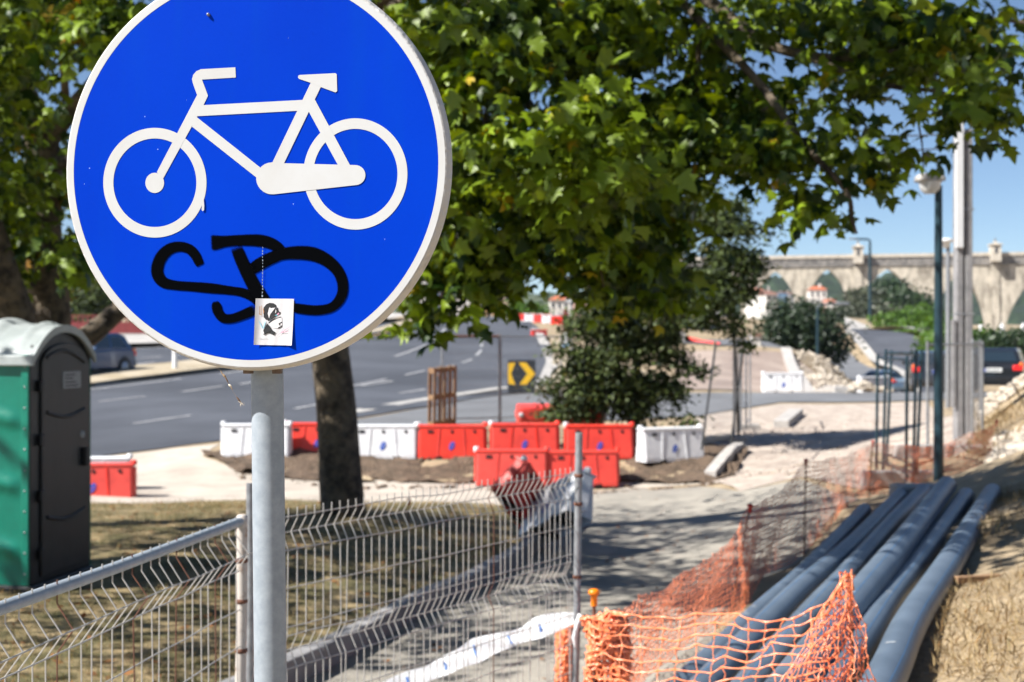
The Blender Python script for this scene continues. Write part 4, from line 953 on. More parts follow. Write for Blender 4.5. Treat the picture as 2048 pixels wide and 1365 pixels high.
# ================================================================ lamps and poles
def lamp(label, px, yb, yt, d, r, m, head, group='street lamps'):
    A = P(px, yb, d); h = d*(yb-yt)/F; root = thing('street_lamp', label, 'street lamp', tuple(A), 0, group)
    mb = MB(); mb.tube([(0, 0, -.2), (0, 0, .8), (0, 0, h)], [r*1.15, r*1.1, r*.85], 16); mb.build('pole', m, root)
    if head == 'box':
        mb = MB(); mb.box((-.11, 0, h+.10), (.36, .30, .10), None, 0, (.85, .85)); mb.build('lamp_hood', 'concrete', root, bevel=.03)
        mb = MB(); mb.lathe((-.11, 0, h-.10), [(.07, 0), (.12, .05), (.145, .15)], 16); mb.build('lamp_bowl', 'rail_white', root)
    elif head == 'disc':
        mb = MB(); mb.lathe((-.06, 0, h), [(.05, -.14), (.10, -.12), (.11, .0), (.20, .02), (.21, .08), (.12, .11), (.001, .115)], 20); mb.build('lamp_head', 'rail_white', root)
    else:   # bent arm
        L = head; mb = MB(); mb.tube([(0, 0, h-.02), (0, 0, h+.25), (L*.15, 0, h+.4), (L, 0, h+.45)], r*.7, 8); mb.build('arm', m, root)
        mb = MB(); mb.box((L*1.1, 0, h+.45), (abs(L)*.5, .3, .16)); mb.build('lamp_head', 'galv_dull', root, bevel=.04)
    return root
lamp('dark blue green street lamp in front of the concrete pole', 1877, 962, 372, 18.2, .056, 'blue_green', 'box')
lamp('pale street lamp with a white disc head behind the concrete pole', 1896, 800, 486, 36, .062, 'galv_dull', 'disc')
lamp('tall slim street lamp in front of the aqueduct', 1740, 668, 486, 165, .17, 'blue_green', -1.8)
lamp('short slim street lamp in front of the round dark tree', 1635, 722, 624, 79, .075, 'blue_green', 1.3)
A = P(1927, 884, 24.5); hp = 24.5*(884-318)/F; cp = thing('utility_pole', 'grey grooved concrete utility pole with a white cover strip', 'utility pole', tuple(A))
mb = MB(); prof_ = [(-.13,-.12),(-.02,-.12),(-.02,-.02),(.02,-.02),(.02,-.12),(.145,-.12),(.145,.12),(-.13,.12)]
mb.prism([(x-.02, y) for x, y in prof_], -.3, hp+.5, 0, lambda p, t: Vector((p[0]*(1-.006*t), p[1], t))); mb.build('pole', 'kerb_grey', cp, bevel=.01)
mb = MB(); mb.box((-.115, -.145, (hp+24.5*0+2.35)/2+1.0), (.145, .045, hp-2.3)); mb.build('cover_strip', 'rail_white', cp, bevel=.015)
mb = MB(); mb.box((-.20, -.10, 1.35), (.07, .08, 1.5)); mb.build('conduit', 'kerb_grey', cp, bevel=.01)
for z in (2.2, 4.0): mb = MB(); mb.box((0, 0, z), (.30, .25, .03)); mb.build('band', 'galv_dull', cp)
mb = MB()
for k, z in enumerate((hp+.42, hp+.18)):
    o_ = MB(); a = A+Vector((0, -.1, z)); b = A+Vector((-16, 3, z+1.3-.2*k)); o_.tube([a.lerp(b, t/12)-Vector((0, 0, .5*math.sin(math.pi*t/12))) for t in range(13)], .014, 6)
    tag(o_.build('overhead_cable', 'cable'), ('upper' if k == 0 else 'lower')+' thin cable running left from the concrete utility pole', 'cable', 'overhead cables')
# bollard on the median, sign totem, small signs
q = gp(350, 748); mb = MB(); mb.lathe((0, 0, 0), [(.09, 0), (.09, .95), (.07, 1.0), (.001, 1.01)], 16); bo_ = thing('bollard', 'white bollard standing on the median of the main road', 'bollard', tuple(q)); mb.build('post', 'white', bo_)
mb = MB(); mb.lathe((0, 0, .72), [(.0905, 0), (.0925, .01), (.0925, .12), (.0905, .13)], 16); mb.build('band', 'rail_white', bo_)
dT = 58.; q = P(1134, 725, dT); q.z = G(q.x, dT); tt_ = thing('bus_stop_totem', 'dark maroon totem with white letters beside a pole with blue sign', 'totem', tuple(q))
hz = lambda py: CZ-dT*(py-682.5)/F-q.z
mb = MB(); mb.box((-.06, 0, (hz(697)+hz(627))/2), (.27, .10, hz(627)-hz(697))); pn = mb.build('panel', 'maroon', tt_, bevel=.02)
mb = MB(); mb.box((-.06, -.06, hz(632)), (.2, .02, .5)); mb.build('red_band', 'red_paint', pn)
mb = MB(); mb.box((-.06, -.06, hz(692)), (.26, .02, .2)); mb.build('blue_band', 'plaster_blue', pn)
for k in range(3): mb = MB(); mb.box((-.06, -.06, hz(668)-.16*k), (.14, .02, .10)); mb.build('letter_block', 'rail_white', pn)
mb = MB(); mb.tube([(.18, 0, 0), (.18, 0, hz(575))], .045, 10); mb.build('pole', 'galv_dull', tt_)
mb = MB(); mb.box((.13, -.06, hz(584)), (.36, .04, .42)); s2 = mb.build('blue_sign', 'sign_blue2', tt_)
mb = MB(); mb.box((.09, -.085, hz(585)), (.14, .01, .18)); mb.build('pictogram', 'rail_white', s2)
mb = MB(); mb.box((.24, -.05, hz(576)), (.55, .03, .10)); mb.build('blue_strip', 'sign_blue2', tt_)
mb = MB(); mb.box((.14, -.06, hz(601)), (.40, .03, .14)); mb.build('white_plate', 'rail_white', tt_)
# ================================================================ foliage
S_ = np.array(sdir)
half = [(0,0,-.03),(.10,-.03,-.02),(.34,-.02,-.08),(.52,.10,-.16),(.32,.22,-.05),(.58,.50,-.18),(.34,.50,-.06),(.22,.60,-.02),(.15,.80,-.06),(0,1.05,-.16)]
PLANE = np.array([(0,.36,.03)]+half+[(-x, y, z) for x, y, z in reversed(half[1:-1])]); PLANE[:, 1] -= .1
PLANE_F = np.array([(0, i, i+1) for i in range(1, len(PLANE)-1)]+[(0, len(PLANE)-1, 1)])
OVAL = np.array([(0,0,0),(.28,.35,-.05),(.22,.7,-.05),(0,1.,-.02),(-.22,.7,-.05),(-.28,.35,-.05)]); OVAL_F = np.array([(0,1,2,3),(0,3,4,5)])
def leaf_arrays(pos, size, nrm, tip, T, TF):
    nrm = nrm/np.linalg.norm(nrm, axis=1, keepdims=True); t = tip-nrm*(tip*nrm).sum(1, keepdims=True); t /= np.linalg.norm(t, axis=1, keepdims=True)+1e-9
    b = np.cross(t, nrm); V = pos[:, None, :]+size[:, None, None]*(b[:, None, :]*T[None, :, 0:1]+t[:, None, :]*T[None, :, 1:2]+nrm[:, None, :]*T[None, :, 2:3]*rng.uniform(.3, 2.6, len(pos))[:, None, None])
    Fo = (np.arange(len(pos))*len(T))[:, None, None]+TF[None]
    return V.reshape(-1, 3), Fo.reshape(-1, TF.shape[1])
LIT = []   # places the sun reaches in the photo: the crown is open towards the sun there
def lit(p, r): LIT.append((np.array(p), r))
for x, z in ((-.44,2.5),(-.75,2.8),(-.1,2.8),(-.44,3.05)): lit((x, 2.45, z), .28)
for x in (.45,.75,1.05,1.35,1.65): lit((x, 6.55, 1.05), .38)
for f in (0,.25,.5,.75,1): lit(P(0+485*f, 1215-175*f, 3.3+1.6*f), .22)
for f in (0,.33,.66,1): lit(A2.lerp(B2, f)-Vector((0, 0, .25)), .3)
for x in range(-6, 5): lit((x, 26.2, .3), .8); lit((x, 24.6, 0), .75)
for x in (-8, -7): lit((x, 25, 0), .9)
[lit(P(x, y, d), .16) for x, y, d in ((1130,1245,6.95),(1060,1268,6.9),(990,1290,6.85),(920,1322,6.75),(850,1350,6.6))]; lit(P(1790,1320,6.1), .5); lit(P(1950,1320,6.0), .65); lit(P(1880,1230,7.2), .3)
for c in ((1000,250,10),(1090,215,10),(1180,260,10),(1240,270,10),(1150,330,10),(1060,380,10.5),(1180,430,10.5),(1260,250,9.8),(910,200,10.5)): lit(P(*c), .36)
for c in ((200,130,12),(110,150,13),(60,60,12)): lit(P(*c), .3)
lit(P(30,640,12.3), .5); lit(P(20,800,12.1), .3); lit(P(30,1000,12.1), .2)
for c in ((1150,700,29),(1200,760,29),(1250,650,29),(1160,800,29),(1330,520,28),(1450,500,28)): lit(P(*c), .9)
LITP = np.array([a for a, r in LIT]); LITR = np.array([r for a, r in LIT])
def shaded_out(pos, prob=.93, own=.5):
    d = pos[:, None, :]-LITP[None]; t = (d*S_).sum(2); perp = np.linalg.norm(d-t[..., None]*S_, axis=2)
    hit = ((t > own) & (perp < LITR[None])).any(1); return hit & (rng.random(len(pos)) < prob)
def twig_leaves(centres, per, spread, s0, s1, droop=.35, flatten=.55):
    N = len(centres); c = np.repeat(centres, per, 0); pos = c+rng.normal(0, spread, c.shape)*np.array([1, 1, flatten])
    out_ = pos-c; out_[:, 2] = 0; out_ /= np.linalg.norm(out_, axis=1, keepdims=True)+1e-6
    tip = out_+rng.normal(0, .4, pos.shape); tip[:, 2] -= droop
    nrm = rng.normal(0, .55, pos.shape)+np.array([0, 0, .62])+out_*.6
    return pos, rng.uniform(s0, s1, len(pos)), nrm, tip
def blob_points(blobs):
    out_ = []
    for px, py, rx, ry, d, rd, n_ in blobs:
        q = rng.normal(0, 1, (n_, 3)); q /= np.linalg.norm(q, axis=1, keepdims=True); q *= rng.random((n_, 1))**.40
        dd = d+q[:, 1]*rd; X = dd*((px+q[:, 0]*rx)-1024)/F; Z = CZ-dd*((py+q[:, 2]*ry)-682.5)/F; out_.append(np.stack([X, dd, Z], 1))
    return np.concatenate(out_)
def thin(p):
    px = 1024+F*p[:, 0]/p[:, 1]; py = 682.5-F*(p[:, 2]-CZ)/p[:, 1]
    nz = np.array([mnoise.noise(Vector((a/105., b/85., 2.7)))+.5*mnoise.noise(Vector((a/45., b/40., 9.1))) for a, b in zip(px, py)])
    t = np.where(px > 1380, .06, np.where(px < 260, -.08, -.2))
    low = (px > 850) & (px < 1120) & (py > 580) & (rng.random(len(px)) < .65)
    return p[(nz > t) & ~low]
def world_points(ells):
    out_ = []
    for cx, cy_, cz, rx, ry, rz, n_ in ells:
        q = rng.normal(0, 1, (n_, 3)); q /= np.linalg.norm(q, axis=1, keepdims=True); q *= rng.random((n_, 1))**.40; out_.append(q*np.array([rx, ry, rz])+np.array([cx, cy_, cz]))
    return np.concatenate(out_)
def wob(pts, amt, k=6):
    c = [Vector(p) for p in catmull([tuple(p) for p in pts], k)]
    return [p+Vector((mnoise.noise(p*.9)*amt, mnoise.noise(p*.9+Vector((7, 3, 1)))*amt, 0)) for p in c]
def limb(root, pts, r0, r1, m, name='branch', n=10, amt=.05):
    c = wob(pts, amt); k = len(c); mb = MB(); mb.tube([p-root.location for p in c], [r0+(r1-r0)*(i/(k-1))**.8 for i in range(k)], n); return mb.build(name, m, root)
def tree(name, label, base, trunks, branches, twigs, per, spread, s0, s1, leafm, barkm, T=PLANE, TF=PLANE_F, hero=0, group='trees', cut=True, droop=.8, trunk_name='trunk'):
    root = thing(name, label, 'tree', tuple(base), 0, group)
    for pts, r0, r1 in trunks: limb(root, pts, r0, r1, barkm, trunk_name, 18)
    for pts, r0, r1 in branches: limb(root, pts, r0, r1, barkm, 'branch', 8)
    pos, size, nrm, tip = twig_leaves(twigs, per, spread, s0, s1, droop)
    if cut:
        k = ~shaded_out(pos); pos, size, nrm, tip = pos[k], size[k], nrm[k], tip[k]
    L0 = np.array(root.location); heroI = np.zeros(len(pos), bool)
    if hero:
        px = 1024+F*pos[:, 0]/pos[:, 1]; py = 682.5-F*(pos[:, 2]-CZ)/pos[:, 1]
        inn = (px > 0) & (px < 2048) & (py > 0) & (py < 1365) & ~(((px-515)/400)**2+((py-332)/410)**2 < 1)
        cand = np.where(inn)[0]; cand = cand[np.argsort(pos[cand, 1]-size[cand]*8)][:hero]; heroI[cand] = True
        hv, hf = leaf_arrays(np.zeros((1, 3)), np.ones(1), np.array([[0, 0, 1.]]), np.array([[0, 1., 0]]), T, TF)
        ho = npmesh('leaf', hv, [hf], leafm); hme = ho.data; bpy.data.objects.remove(ho)
        cols = {}
        for i in cand:
            nn = Vector(nrm[i]).normalized(); tt = Vector(tip[i]); tt = (tt-nn*tt.dot(nn)).normalized(); bb = tt.cross(nn)
            o = bpy.data.objects.new('leaf', hme); COL.objects.link(o); o.parent = root
            mt = Matrix((bb, tt, nn)).transposed()*1.0; o.matrix_local = Matrix.Translation(Vector(pos[i])-root.location)@(mt.to_4x4())@Matrix.Scale(size[i], 4)
    k = ~heroI; V, Fc = leaf_arrays(pos[k]-L0, size[k], nrm[k], tip[k], T, TF)
    cr = npmesh('crown', V, [Fc], leafm, root); cr['kind'] = 'stuff'
    return root
# the plane tree behind the barriers' lawn: its boughs hang across the whole top of the picture
bA = on(683, 18.0)
visA = [(930,330,80,250,11,.8,96),(1040,210,150,150,10.3,.8,138),(1190,320,120,160,10.2,.8,144),(1050,440,165,108,11.2,.9,130),(1190,520,115,72,11.6,.8,90),(930,540,70,40,11.2,.5,30),(955,606,20,20,11,.2,6),(890,600,30,30,11.2,.3,8),(1250,430,100,110,12,.8,87),(900,110,80,110,11.5,.8,66),
 (1000,50,180,80,12.2,1.,111),(1240,70,180,110,12.6,1.2,150),(1390,220,130,90,12.4,1.,114),(1340,330,110,50,12.2,.8,69),(1470,300,90,50,11.4,.6,45),(1440,60,130,80,12.2,1.,72),(1640,60,170,80,12,1.,93),(1520,200,70,60,11.8,.6,36),(1640,300,52,50,10.8,.5,24),(1605,400,40,38,10.6,.3,15),(1560,310,60,40,11,.5,24),(1760,210,100,70,11.2,.7,54),(1870,130,150,100,11.2,.8,84),(1960,230,75,90,10.2,.6,42),(2010,70,100,100,11,.7,60),(1770,330,45,32,10.8,.4,15),(1985,340,45,40,10.2,.35,15),(1888,385,22,14,9.8,.15,4),(1800,50,150,70,12,.8,60),
 (825,30,60,70,9.5,.5,21),(850,640,36,14,11.2,.2,6),(705,700,14,8,12,.2,3),(1300,590,60,30,11.5,.4,18),(1850,290,60,40,10.6,.4,15),(2030,300,30,60,10.4,.4,12),
 (1060,330,200,260,13.2,.8,150),(1260,250,180,200,13.6,.9,130),(1150,80,280,90,13.8,.8,110),(930,200,80,200,13,.6,50),(1480,130,120,110,13.6,.7,40),(1850,110,200,80,13,.6,46)]
over = [(-3,15,8.2,4,4,2.2,170),(0,12.5,7.9,4,3.6,1.8,190),(3.5,12.5,7.6,3,3.2,1.6,110),(-4.5,12,7.6,3,3,1.8,130),(-1,16.5,8.5,3.5,2.5,2,90),(-6,15,7.5,3,3,2,110),(-1,9.4,7.4,3,1.8,1.4,190),(1.6,9.8,7.0,2.5,1.8,1.3,150),(-3.6,10.8,7.4,3,2.4,1.7,200),(-1.2,7.9,6.8,1.8,1.1,.9,120),(1.4,8.4,6.8,1.6,1.2,.9,100),(.6,7.4,6.9,2.2,1.3,1.0,90)]  # unseen crown above the view, clumps added to shade leaves, path and bank
tw = np.concatenate([thin(blob_points(visA)), world_points(over)])
trA = [([bA-Vector((-.02, 0, .25)), bA+Vector((.0, 0, .25)), P(680,900,18), P(668,780,18), P(655,640,18), P(640,420,17.8), P(640,150,17.4), P(660,-100,17)], .30, .20)]
brA = [([P(640,300,17.7), P(760,60,16.0), P(900,-60,14), P(1100,-60,12.5)], .13, .05), ([P(645,200,17.5), P(900,-150,14.5), P(1300,-60,12.5), P(1550,95,11.8), P(1760,115,11.4)], .12, .025),
 ([P(900,-60,14), P(1000,120,11.5), P(1120,300,10.8), P(1230,420,10.8)], .06, .012), ([P(1300,-60,12.5), P(1500,150,11.4), P(1600,280,10.9), P(1690,380,10.7), P(1705,440,10.7), P(1715,468,10.7)], .045, .010),
 ([P(1560,95,11.8), P(1780,170,11), P(1900,190,10.6), P(2010,280,10.3)], .03, .010), ([P(1760,115,11.4), P(1960,40,11), P(2120,60,10.8)], .028, .012), ([P(1180,330,10.8), P(1190,480,11.2), P(1210,580,11.4)], .018, .007), ([P(1840,240,10.6), P(1848,290,10.5), P(1850,340,10.5)], .010, .005),
 ([P(1000,120,11.5), P(950,330,11), P(930,520,11.1), P(950,600,11)], .03, .008), ([P(1400,80,12), P(1400,220,12.2), P(1440,310,11.6)], .03, .008)]
tree('plane_tree', 'big plane tree with brown trunk whose leafy boughs hang across the top', bA, trA, brA, tw, 9, .19, .085, .165, 'leaf_plane', 'bark', hero=300)
# the plane tree behind the toilet
bB = on(92, 16.5)
visB = [(55,90,75,90,13,.8,61),(190,60,60,70,12.2,.6,36),(20,300,40,120,14.5,.8,54),(30,450,60,110,16,.8,72),(150,450,55,90,17,.8,54),(90,255,26,22,12,.2,9),(210,330,50,90,16,.8,36),(15,150,45,100,14,.8,36),(160,530,22,26,14,.3,11),(100,10,120,40,14,.8,47),(130,370,60,50,17.5,.8,32),(110,560,30,40,17,.5,18)]
overB = [(-8.5,11,7.2,2.6,3.2,1.8,120),(-10.5,14,7.2,3,3.2,2,90),(-7,9,6.8,2,2,1.5,70),(-6.5,17,7.5,2.5,2.5,1.8,60),(-7.6,8.2,6.8,2.6,2.2,1.3,95),(-7.6,12.5,7,2.5,2.5,1.5,190),(-6.2,15.5,7.2,2.5,2,1.5,130)]  # unseen crown beyond the left edge, clumps added to shade the lawn
trB = [([bB-Vector((0, 0, .2)), P(95,640,16.5), P(88,480,16.5), P(80,300,16.4), P(60,240,16.2), P(15,140,16), P(-60,0,15.5)], .27, .15), ([P(10,700,15.5), P(30,640,15.5), P(-10,520,15.2), P(-60,350,15)], .26, .17)]
brB = [([P(80,290,16.4), P(150,210,16.2), P(200,150,16), P(260,60,15.8)], .13, .06), ([P(90,330,16.4), P(170,300,16), P(240,180,15.8), P(330,60,15)], .09, .05), ([P(150,690,17.5), P(190,665,17.6), P(232,628,17.8), P(300,560,18), P(380,400,18)], .15, .10), ([P(130,200,16), P(128,90,15.5), P(122,-40,15)], .05, .03)]
tree('plane_tree', 'mottled plane tree with several trunks behind the portable toilet', bB, trB, brB, np.concatenate([thin(blob_points(visB)), world_points(overB)]), 10, .20, .085, .165, 'leaf_left', 'bark', hero=0)
# dark bushy tree behind the barriers
bC = on(1270, 29)
visC = [(1230,720,100,105,29,1.1,640),(1215,610,75,85,29,1.,420),(1290,800,85,46,29,.9,300),(1165,800,60,44,28.8,.6,170),(1330,560,62,120,28.7,1.,480),(1310,440,70,75,28.4,1.,320),(1345,700,36,90,29,.8,190),(1385,395,40,46,28,.7,100),(1375,780,18,12,28.6,.3,14),(1100,775,18,24,28.7,.3,18),(1240,500,55,55,29,.8,150),(1385,845,18,8,28.4,.2,10),(1396,740,20,6,28.6,.2,12),(1115,828,30,10,28.4,.3,24),(1120,700,20,14,28.6,.3,16),(1150,660,20,40,28.8,.3,40),(1165,720,22,30,28.7,.3,26),(1140,750,26,14,28.6,.3,20),(1370,640,24,20,28.8,.3,20),(1180,560,16,40,28.9,.3,24)]
def ragged(p, sc, t):
    px = 1024+F*p[:, 0]/p[:, 1]; py = 682.5-F*(p[:, 2]-CZ)/p[:, 1]
    nz = np.array([mnoise.noise(Vector((a/sc, b/sc, 4.4)))+.5*mnoise.noise(Vector((a/sc*2.3, b/sc*2.3, 8.))) for a, b in zip(px, py)]); return p[nz > t]
tree('bushy_tree', 'dense dark bushy tree just behind the plastic barriers', bC, [([bC-Vector((0, 0, .2)), P(1275,780,29), P(1280,650,29), P(1310,500,28.7), P(1340,380,28.5)], .11, .04)], [([P(1280,700,29), P(1220,640,29), P(1200,560,29)], .04, .015)], ragged(blob_points(visC), 34., -.12), 12, .13, .08, .14, 'leaf_bush', 'bark_dark', OVAL, OVAL_F, hero=0, cut=False, droop=.1)
bD = on(1474, 30)
visD = [(1452,505,62,100,27.8,.8,330),(1425,595,66,50,27.6,.7,190),(1468,428,34,46,27.9,.6,90),(1472,640,28,36,27.6,.5,44),(1502,560,22,66,27.8,.4,56),(1540,480,10,30,27.6,.2,10),(1490,690,14,10,27.5,.2,8),(1395,640,30,20,27.6,.4,30),(1420,440,30,30,28,.5,40)]
tree('slender_tree', 'slender young tree with small leaves right of the dense bushy tree', bD, [([bD-Vector((0, 0, .2)), P(1474,760,29.6), P(1466,640,28.8), P(1455,520,28), P(1466,420,27.9)], .035, .012)], [([P(1466,640,28.8), P(1420,600,27.9), P(1395,560,27.7)], .014, .006)], ragged(blob_points(visD), 30., -.08), 12, .13, .08, .14, 'leaf_bush', 'bark_dark', OVAL, OVAL_F, hero=0, cut=False, droop=.1)

def shrub(name, label, blobs, base, per, spread, s0, s1, lm, cat_trunk=.15, group='bushes and trees beyond the street', bark='bark_dark', trunk=True):
    base = Vector(base); tr = [([base-Vector((0, 0, .3)), base+Vector((0, 0, .6)), Vector(blob_points([(b[0], b[1], 1, 1, b[4], .01, 1) for b in blobs[:1]])[0])], cat_trunk, cat_trunk*.5)] if trunk else []
    return tree(name, label, base, tr, [], blob_points(blobs), per, spread, s0, s1, lm, bark, OVAL, OVAL_F, 0, group, False, .05)
shrub('round_tree', 'round dark evergreen tree beyond the street, in front of the aqueduct', [(1605,665,82,60,84,2.6,300),(1560,680,45,50,84,1.6,110),(1655,690,42,50,84,1.6,110),(1600,625,55,25,84,1.6,90)], on(1610,84), 12, .42, .20, .34, 'leaf_dark', .25)
shrub('olive_bush', 'grey green bush left of the tall slim lamp', [(1705,630,45,26,190,4,90),(1735,625,40,24,190,4,80),(1680,640,30,20,185,3,50)], on(1710,190), 12, .9, .5, .8, 'leaf_olive', .3)
shrub('pine_tree', 'umbrella pine with two rounded crowns before the aqueduct arch', [(1775,585,30,20,260,5,70),(1768,602,38,18,260,5,70),(1790,575,18,12,260,4,34)], on(1778,260), 14, 1.1, .6, 1.0, 'leaf_pine', .5)
shrub('pine_tree', 'dark spreading pine right of the umbrella pine', [(1815,605,40,22,240,5,90),(1838,615,26,16,240,4,50),(1800,622,36,16,240,4,50)], on(1815,240), 14, 1.1, .6, 1.0, 'leaf_pine', .5)
shrub('palm_like_tree', 'spiky light green tree tip at the left of the pines', [(1730,592,26,12,250,3,34),(1720,600,14,8,250,2,16)], on(1730,250), 12, 1.0, .5, 1.2, 'leaf_olive', .3)
shrub('grey_bush', 'blue grey bush below the pines', [(1765,632,30,18,200,4,70),(1755,645,30,12,200,4,40)], on(1765,200), 12, .9, .5, .8, 'leaf_olive', .3)
shrub('green_shrub', 'bright green shrub row right of the tall lamp', [(1800,648,45,20,150,3,120),(1850,640,40,22,150,3,110),(1830,665,50,14,145,3,90)], on(1820,150), 12, .7, .35, .6, 'leaf_bright', .2)
shrub('green_shrub', 'bright yellow green shrub behind the concrete pole', [(1900,690,50,30,75,2.4,190),(1960,690,35,26,75,2,120),(1880,660,40,20,80,2,90)], on(1910,75), 12, .4, .2, .34, 'leaf_bright', .15)
shrub('dark_shrub', 'dark green shrub behind the black car', [(2010,690,45,22,70,2,140),(2060,690,40,24,70,2,90)], on(2020,70), 12, .4, .2, .32, 'leaf_pine', .15)
shrub('green_tree', 'light green tree beyond the road left of the sign', [(205,560,50,70,88,3,200),(170,600,30,40,88,2,80),(260,560,50,80,90,3,160)], on(210,88), 12, .5, .25, .45, 'leaf_bush', .3)
shrub('green_tree', 'green bush behind the far roadworks, left one', [(1035,620,14,18,150,2,60)], on(1035,150), 12, .5, .3, .5, 'leaf_bright', .2)
shrub('green_tree', 'green bush behind the far roadworks, right one', [(1068,625,18,16,148,2,60)], on(1068,148), 12, .5, .3, .5, 'leaf_bright', .2)
shrub('dark_tree', 'dark tree behind the bushy tree, near the small houses', [(1350,590,40,50,120,4,150),(1330,560,40,50,120,4,110)], on(1345,120), 12, .6, .35, .6, 'leaf_pine', .3)
shrub('dark_tree', 'dark tree mass far behind the left plane tree', [(60,590,80,50,100,4,160),(-40,560,80,80,100,4,120)], on(60,100), 12, .7, .4, .7, 'leaf_pine', .3)

# ================================================================ grass, weeds, litter, stones
def in_poly(X, Y, poly):
    ins = np.zeros(len(X), bool); j = len(poly)-1
    for i in range(len(poly)):
        xi, yi, xj, yj = poly[i][0], poly[i][1], poly[j][0], poly[j][1]
        ins ^= ((yi > Y) != (yj > Y)) & (X < (xj-xi)*(Y-yi)/(yj-yi+1e-12)+xi); j = i
    return ins
BLADE = np.array([(-.014,0,0),(.014,0,0),(.011,.55,.02),(0,1.,.12),(-.011,.55,.02)]); BLADE_F = np.array([(0,1,2,3,4)])
def scatter(name, label, poly, n_, s0, s1, m, T, TF, flat=False, clump=0., ylim=None, knd='stuff'):
    xs = [p[0] for p in poly]; ys = [p[1] for p in poly]; X = rng.uniform(min(xs), max(xs), n_); lo, hi = max(2.5, min(ys)), max(ys)
    Y = np.exp(rng.uniform(math.log(lo), math.log(hi), n_)); k = in_poly(X, Y, poly)
    if clump:
        nz = np.array([mnoise.noise(Vector((x*1.1, y*1.1, 5.))) for x, y in zip(X, Y)]); k &= nz > clump+rng.normal(0, .12, n_)
    X, Y = X[k], Y[k]; Z = Gs(X, Y)+.018*np.maximum(1, Y/25); pos = np.stack([X, Y, Z], 1); N_ = len(X)
    if flat: nrm = rng.normal(0, .25, (N_, 3))+np.array([0, 0, 1.]); tip = rng.normal(0, 1, (N_, 3)); tip[:, 2] *= .2; pos[:, 2] += .012
    else: tip = rng.normal(0, .55, (N_, 3)); tip[:, 2] = 1.0*rng.uniform(.05, .8, N_); nrm = rng.normal(0, 1, (N_, 3)); nrm[:, 2] *= .3
    V, Fc = leaf_arrays(pos, rng.uniform(s0, s1, N_), nrm, tip, T, TF); o = npmesh(name, V, [Fc], m); return kind(o, knd, label)
LP = [tuple(p[:2]) for p in lawn_poly]
scatter('grass', 'short patchy dry grass of the lawn', LP, 130000, .03, .085, 'grass_lawn', BLADE, BLADE_F, clump=-.25)
scatter('leaf_litter', 'dry fallen leaves on the lawn', LP, 3200, .04, .09, 'litter', OVAL, OVAL_F, True)
BK = [(1.45,2.6),(1.62,5.6),(2.6,8.6),(4.9,14.2),(5.8,16),(8.5,16),(7,9),(5,3)]
scatter('dry_grass', 'matted dry grass on the right bank', BK, 160000, .03, .10, 'grass_dry', BLADE, BLADE_F, clump=.02)
scatter('weeds', 'green weeds in the dry grass at the lower right', [(2.3,5.2),(3.6,5.2),(4.5,8),(4.2,12),(3.5,9)], 3800, .05, .14, 'weed', BLADE, BLADE_F, clump=.15)
scatter('dry_weeds', 'tall dry weeds on the slope by the fence panels', [(6.4,20),(9.5,20),(11,26),(8.6,26)], 6000, .08, .25, 'grass_dry', BLADE, BLADE_F, clump=-.1)
scatter('leaf_litter', 'brown fallen leaves scattered along the footpath and dirt', [tuple(p[:2]) for p in path_poly]+[], 900, .03, .07, 'litter', OVAL, OVAL_F, True)
def rocks(name, label, fn, n_, s0, s1, m, bury=.3):
    ico = bmesh.new(); bmesh.ops.create_icosphere(ico, subdivisions=1, radius=1); base_v = np.array([v.co for v in ico.verts]); base_f = np.array([[v.index for v in f.verts] for f in ico.faces]); ico.free()
    Vs = []; Fs = []
    for i in range(n_):
        p = fn(); s = s0*(s1/s0)**(random.random()**2); v = base_v*(1+rng.normal(0, .18, (len(base_v), 1)))*np.array([1, random.uniform(.6, 1), random.uniform(.5, .8)])*s
        a = random.uniform(0, 6.28); c_, s_ = math.cos(a), math.sin(a); v = v@np.array([[c_, s_, 0], [-s_, c_, 0], [0, 0, 1]]); Vs.append(v+np.array([p[0], p[1], p[2]+s*(.5-bury)])); Fs.append(base_f+i*len(base_v))
    return kind(npmesh(name, np.concatenate(Vs), [np.concatenate(Fs)], m), 'stuff', label)
def rnd_in(quad):   # quad of world points, bilinear
    a, b, c, d = quad
    def f():
        u, v = random.random(), random.random(); p = a.lerp(b, u).lerp(d.lerp(c, u), v); return (p.x, p.y, G(p.x, p.y))
    return f
rocks('gravel_stones', 'small stones strewn over the gravel', rnd_in([gp(1410,960), gp(1730,960), gp(1830,815), gp(1420,850)]), 1600, .015, .06, 'gravel')
rocks('soil_clods', 'brown clods along the dug soil bank', rnd_in([gp(470,960), gp(1440,970), gp(1430,905), gp(460,908)]), 900, .02, .09, 'soil')
rocks('path_stones', 'scattered pebbles on the footpath', rnd_in([gp(900,1230), gp(1430,1230), gp(1500,985), gp(1160,985)]), 260, .01, .03, 'gravel')
def heap(quad, h, pk=.45):
    f0 = rnd_in(quad); a, b, c, d = quad
    def f():
        u, v = random.random(), random.random(); p = a.lerp(b, u).lerp(d.lerp(c, u), v); return (p.x, p.y, G(p.x, p.y)+h*max(0, 1-abs(v-pk)*2)*random.uniform(.4, 1)*(.4+.6*math.sin(math.pi*min(1, u+.12))))
    return f
rocks('rubble', 'pale rubble heap along the sloping kerb beyond the street', heap([gp(1695,790), gp(1580,704), gp(1640,700), gp(1790,788)], .45), 3200, .03, .15, 'rubble', 0)
rocks('rubble', 'pale rubble slope under the black car at the right', heap([on(1955,25.5), on(2200,25.5), on(2200,28.5), on(1955,28.5)], .15), 2600, .02, .10, 'rubble', 0)
rocks('rubble', 'pale stones and lumps on the right slope', rnd_in([on(1975,18), on(2150,18), on(2150,21.5), on(1985,21.5)]), 1500, .02, .13, 'rubble')
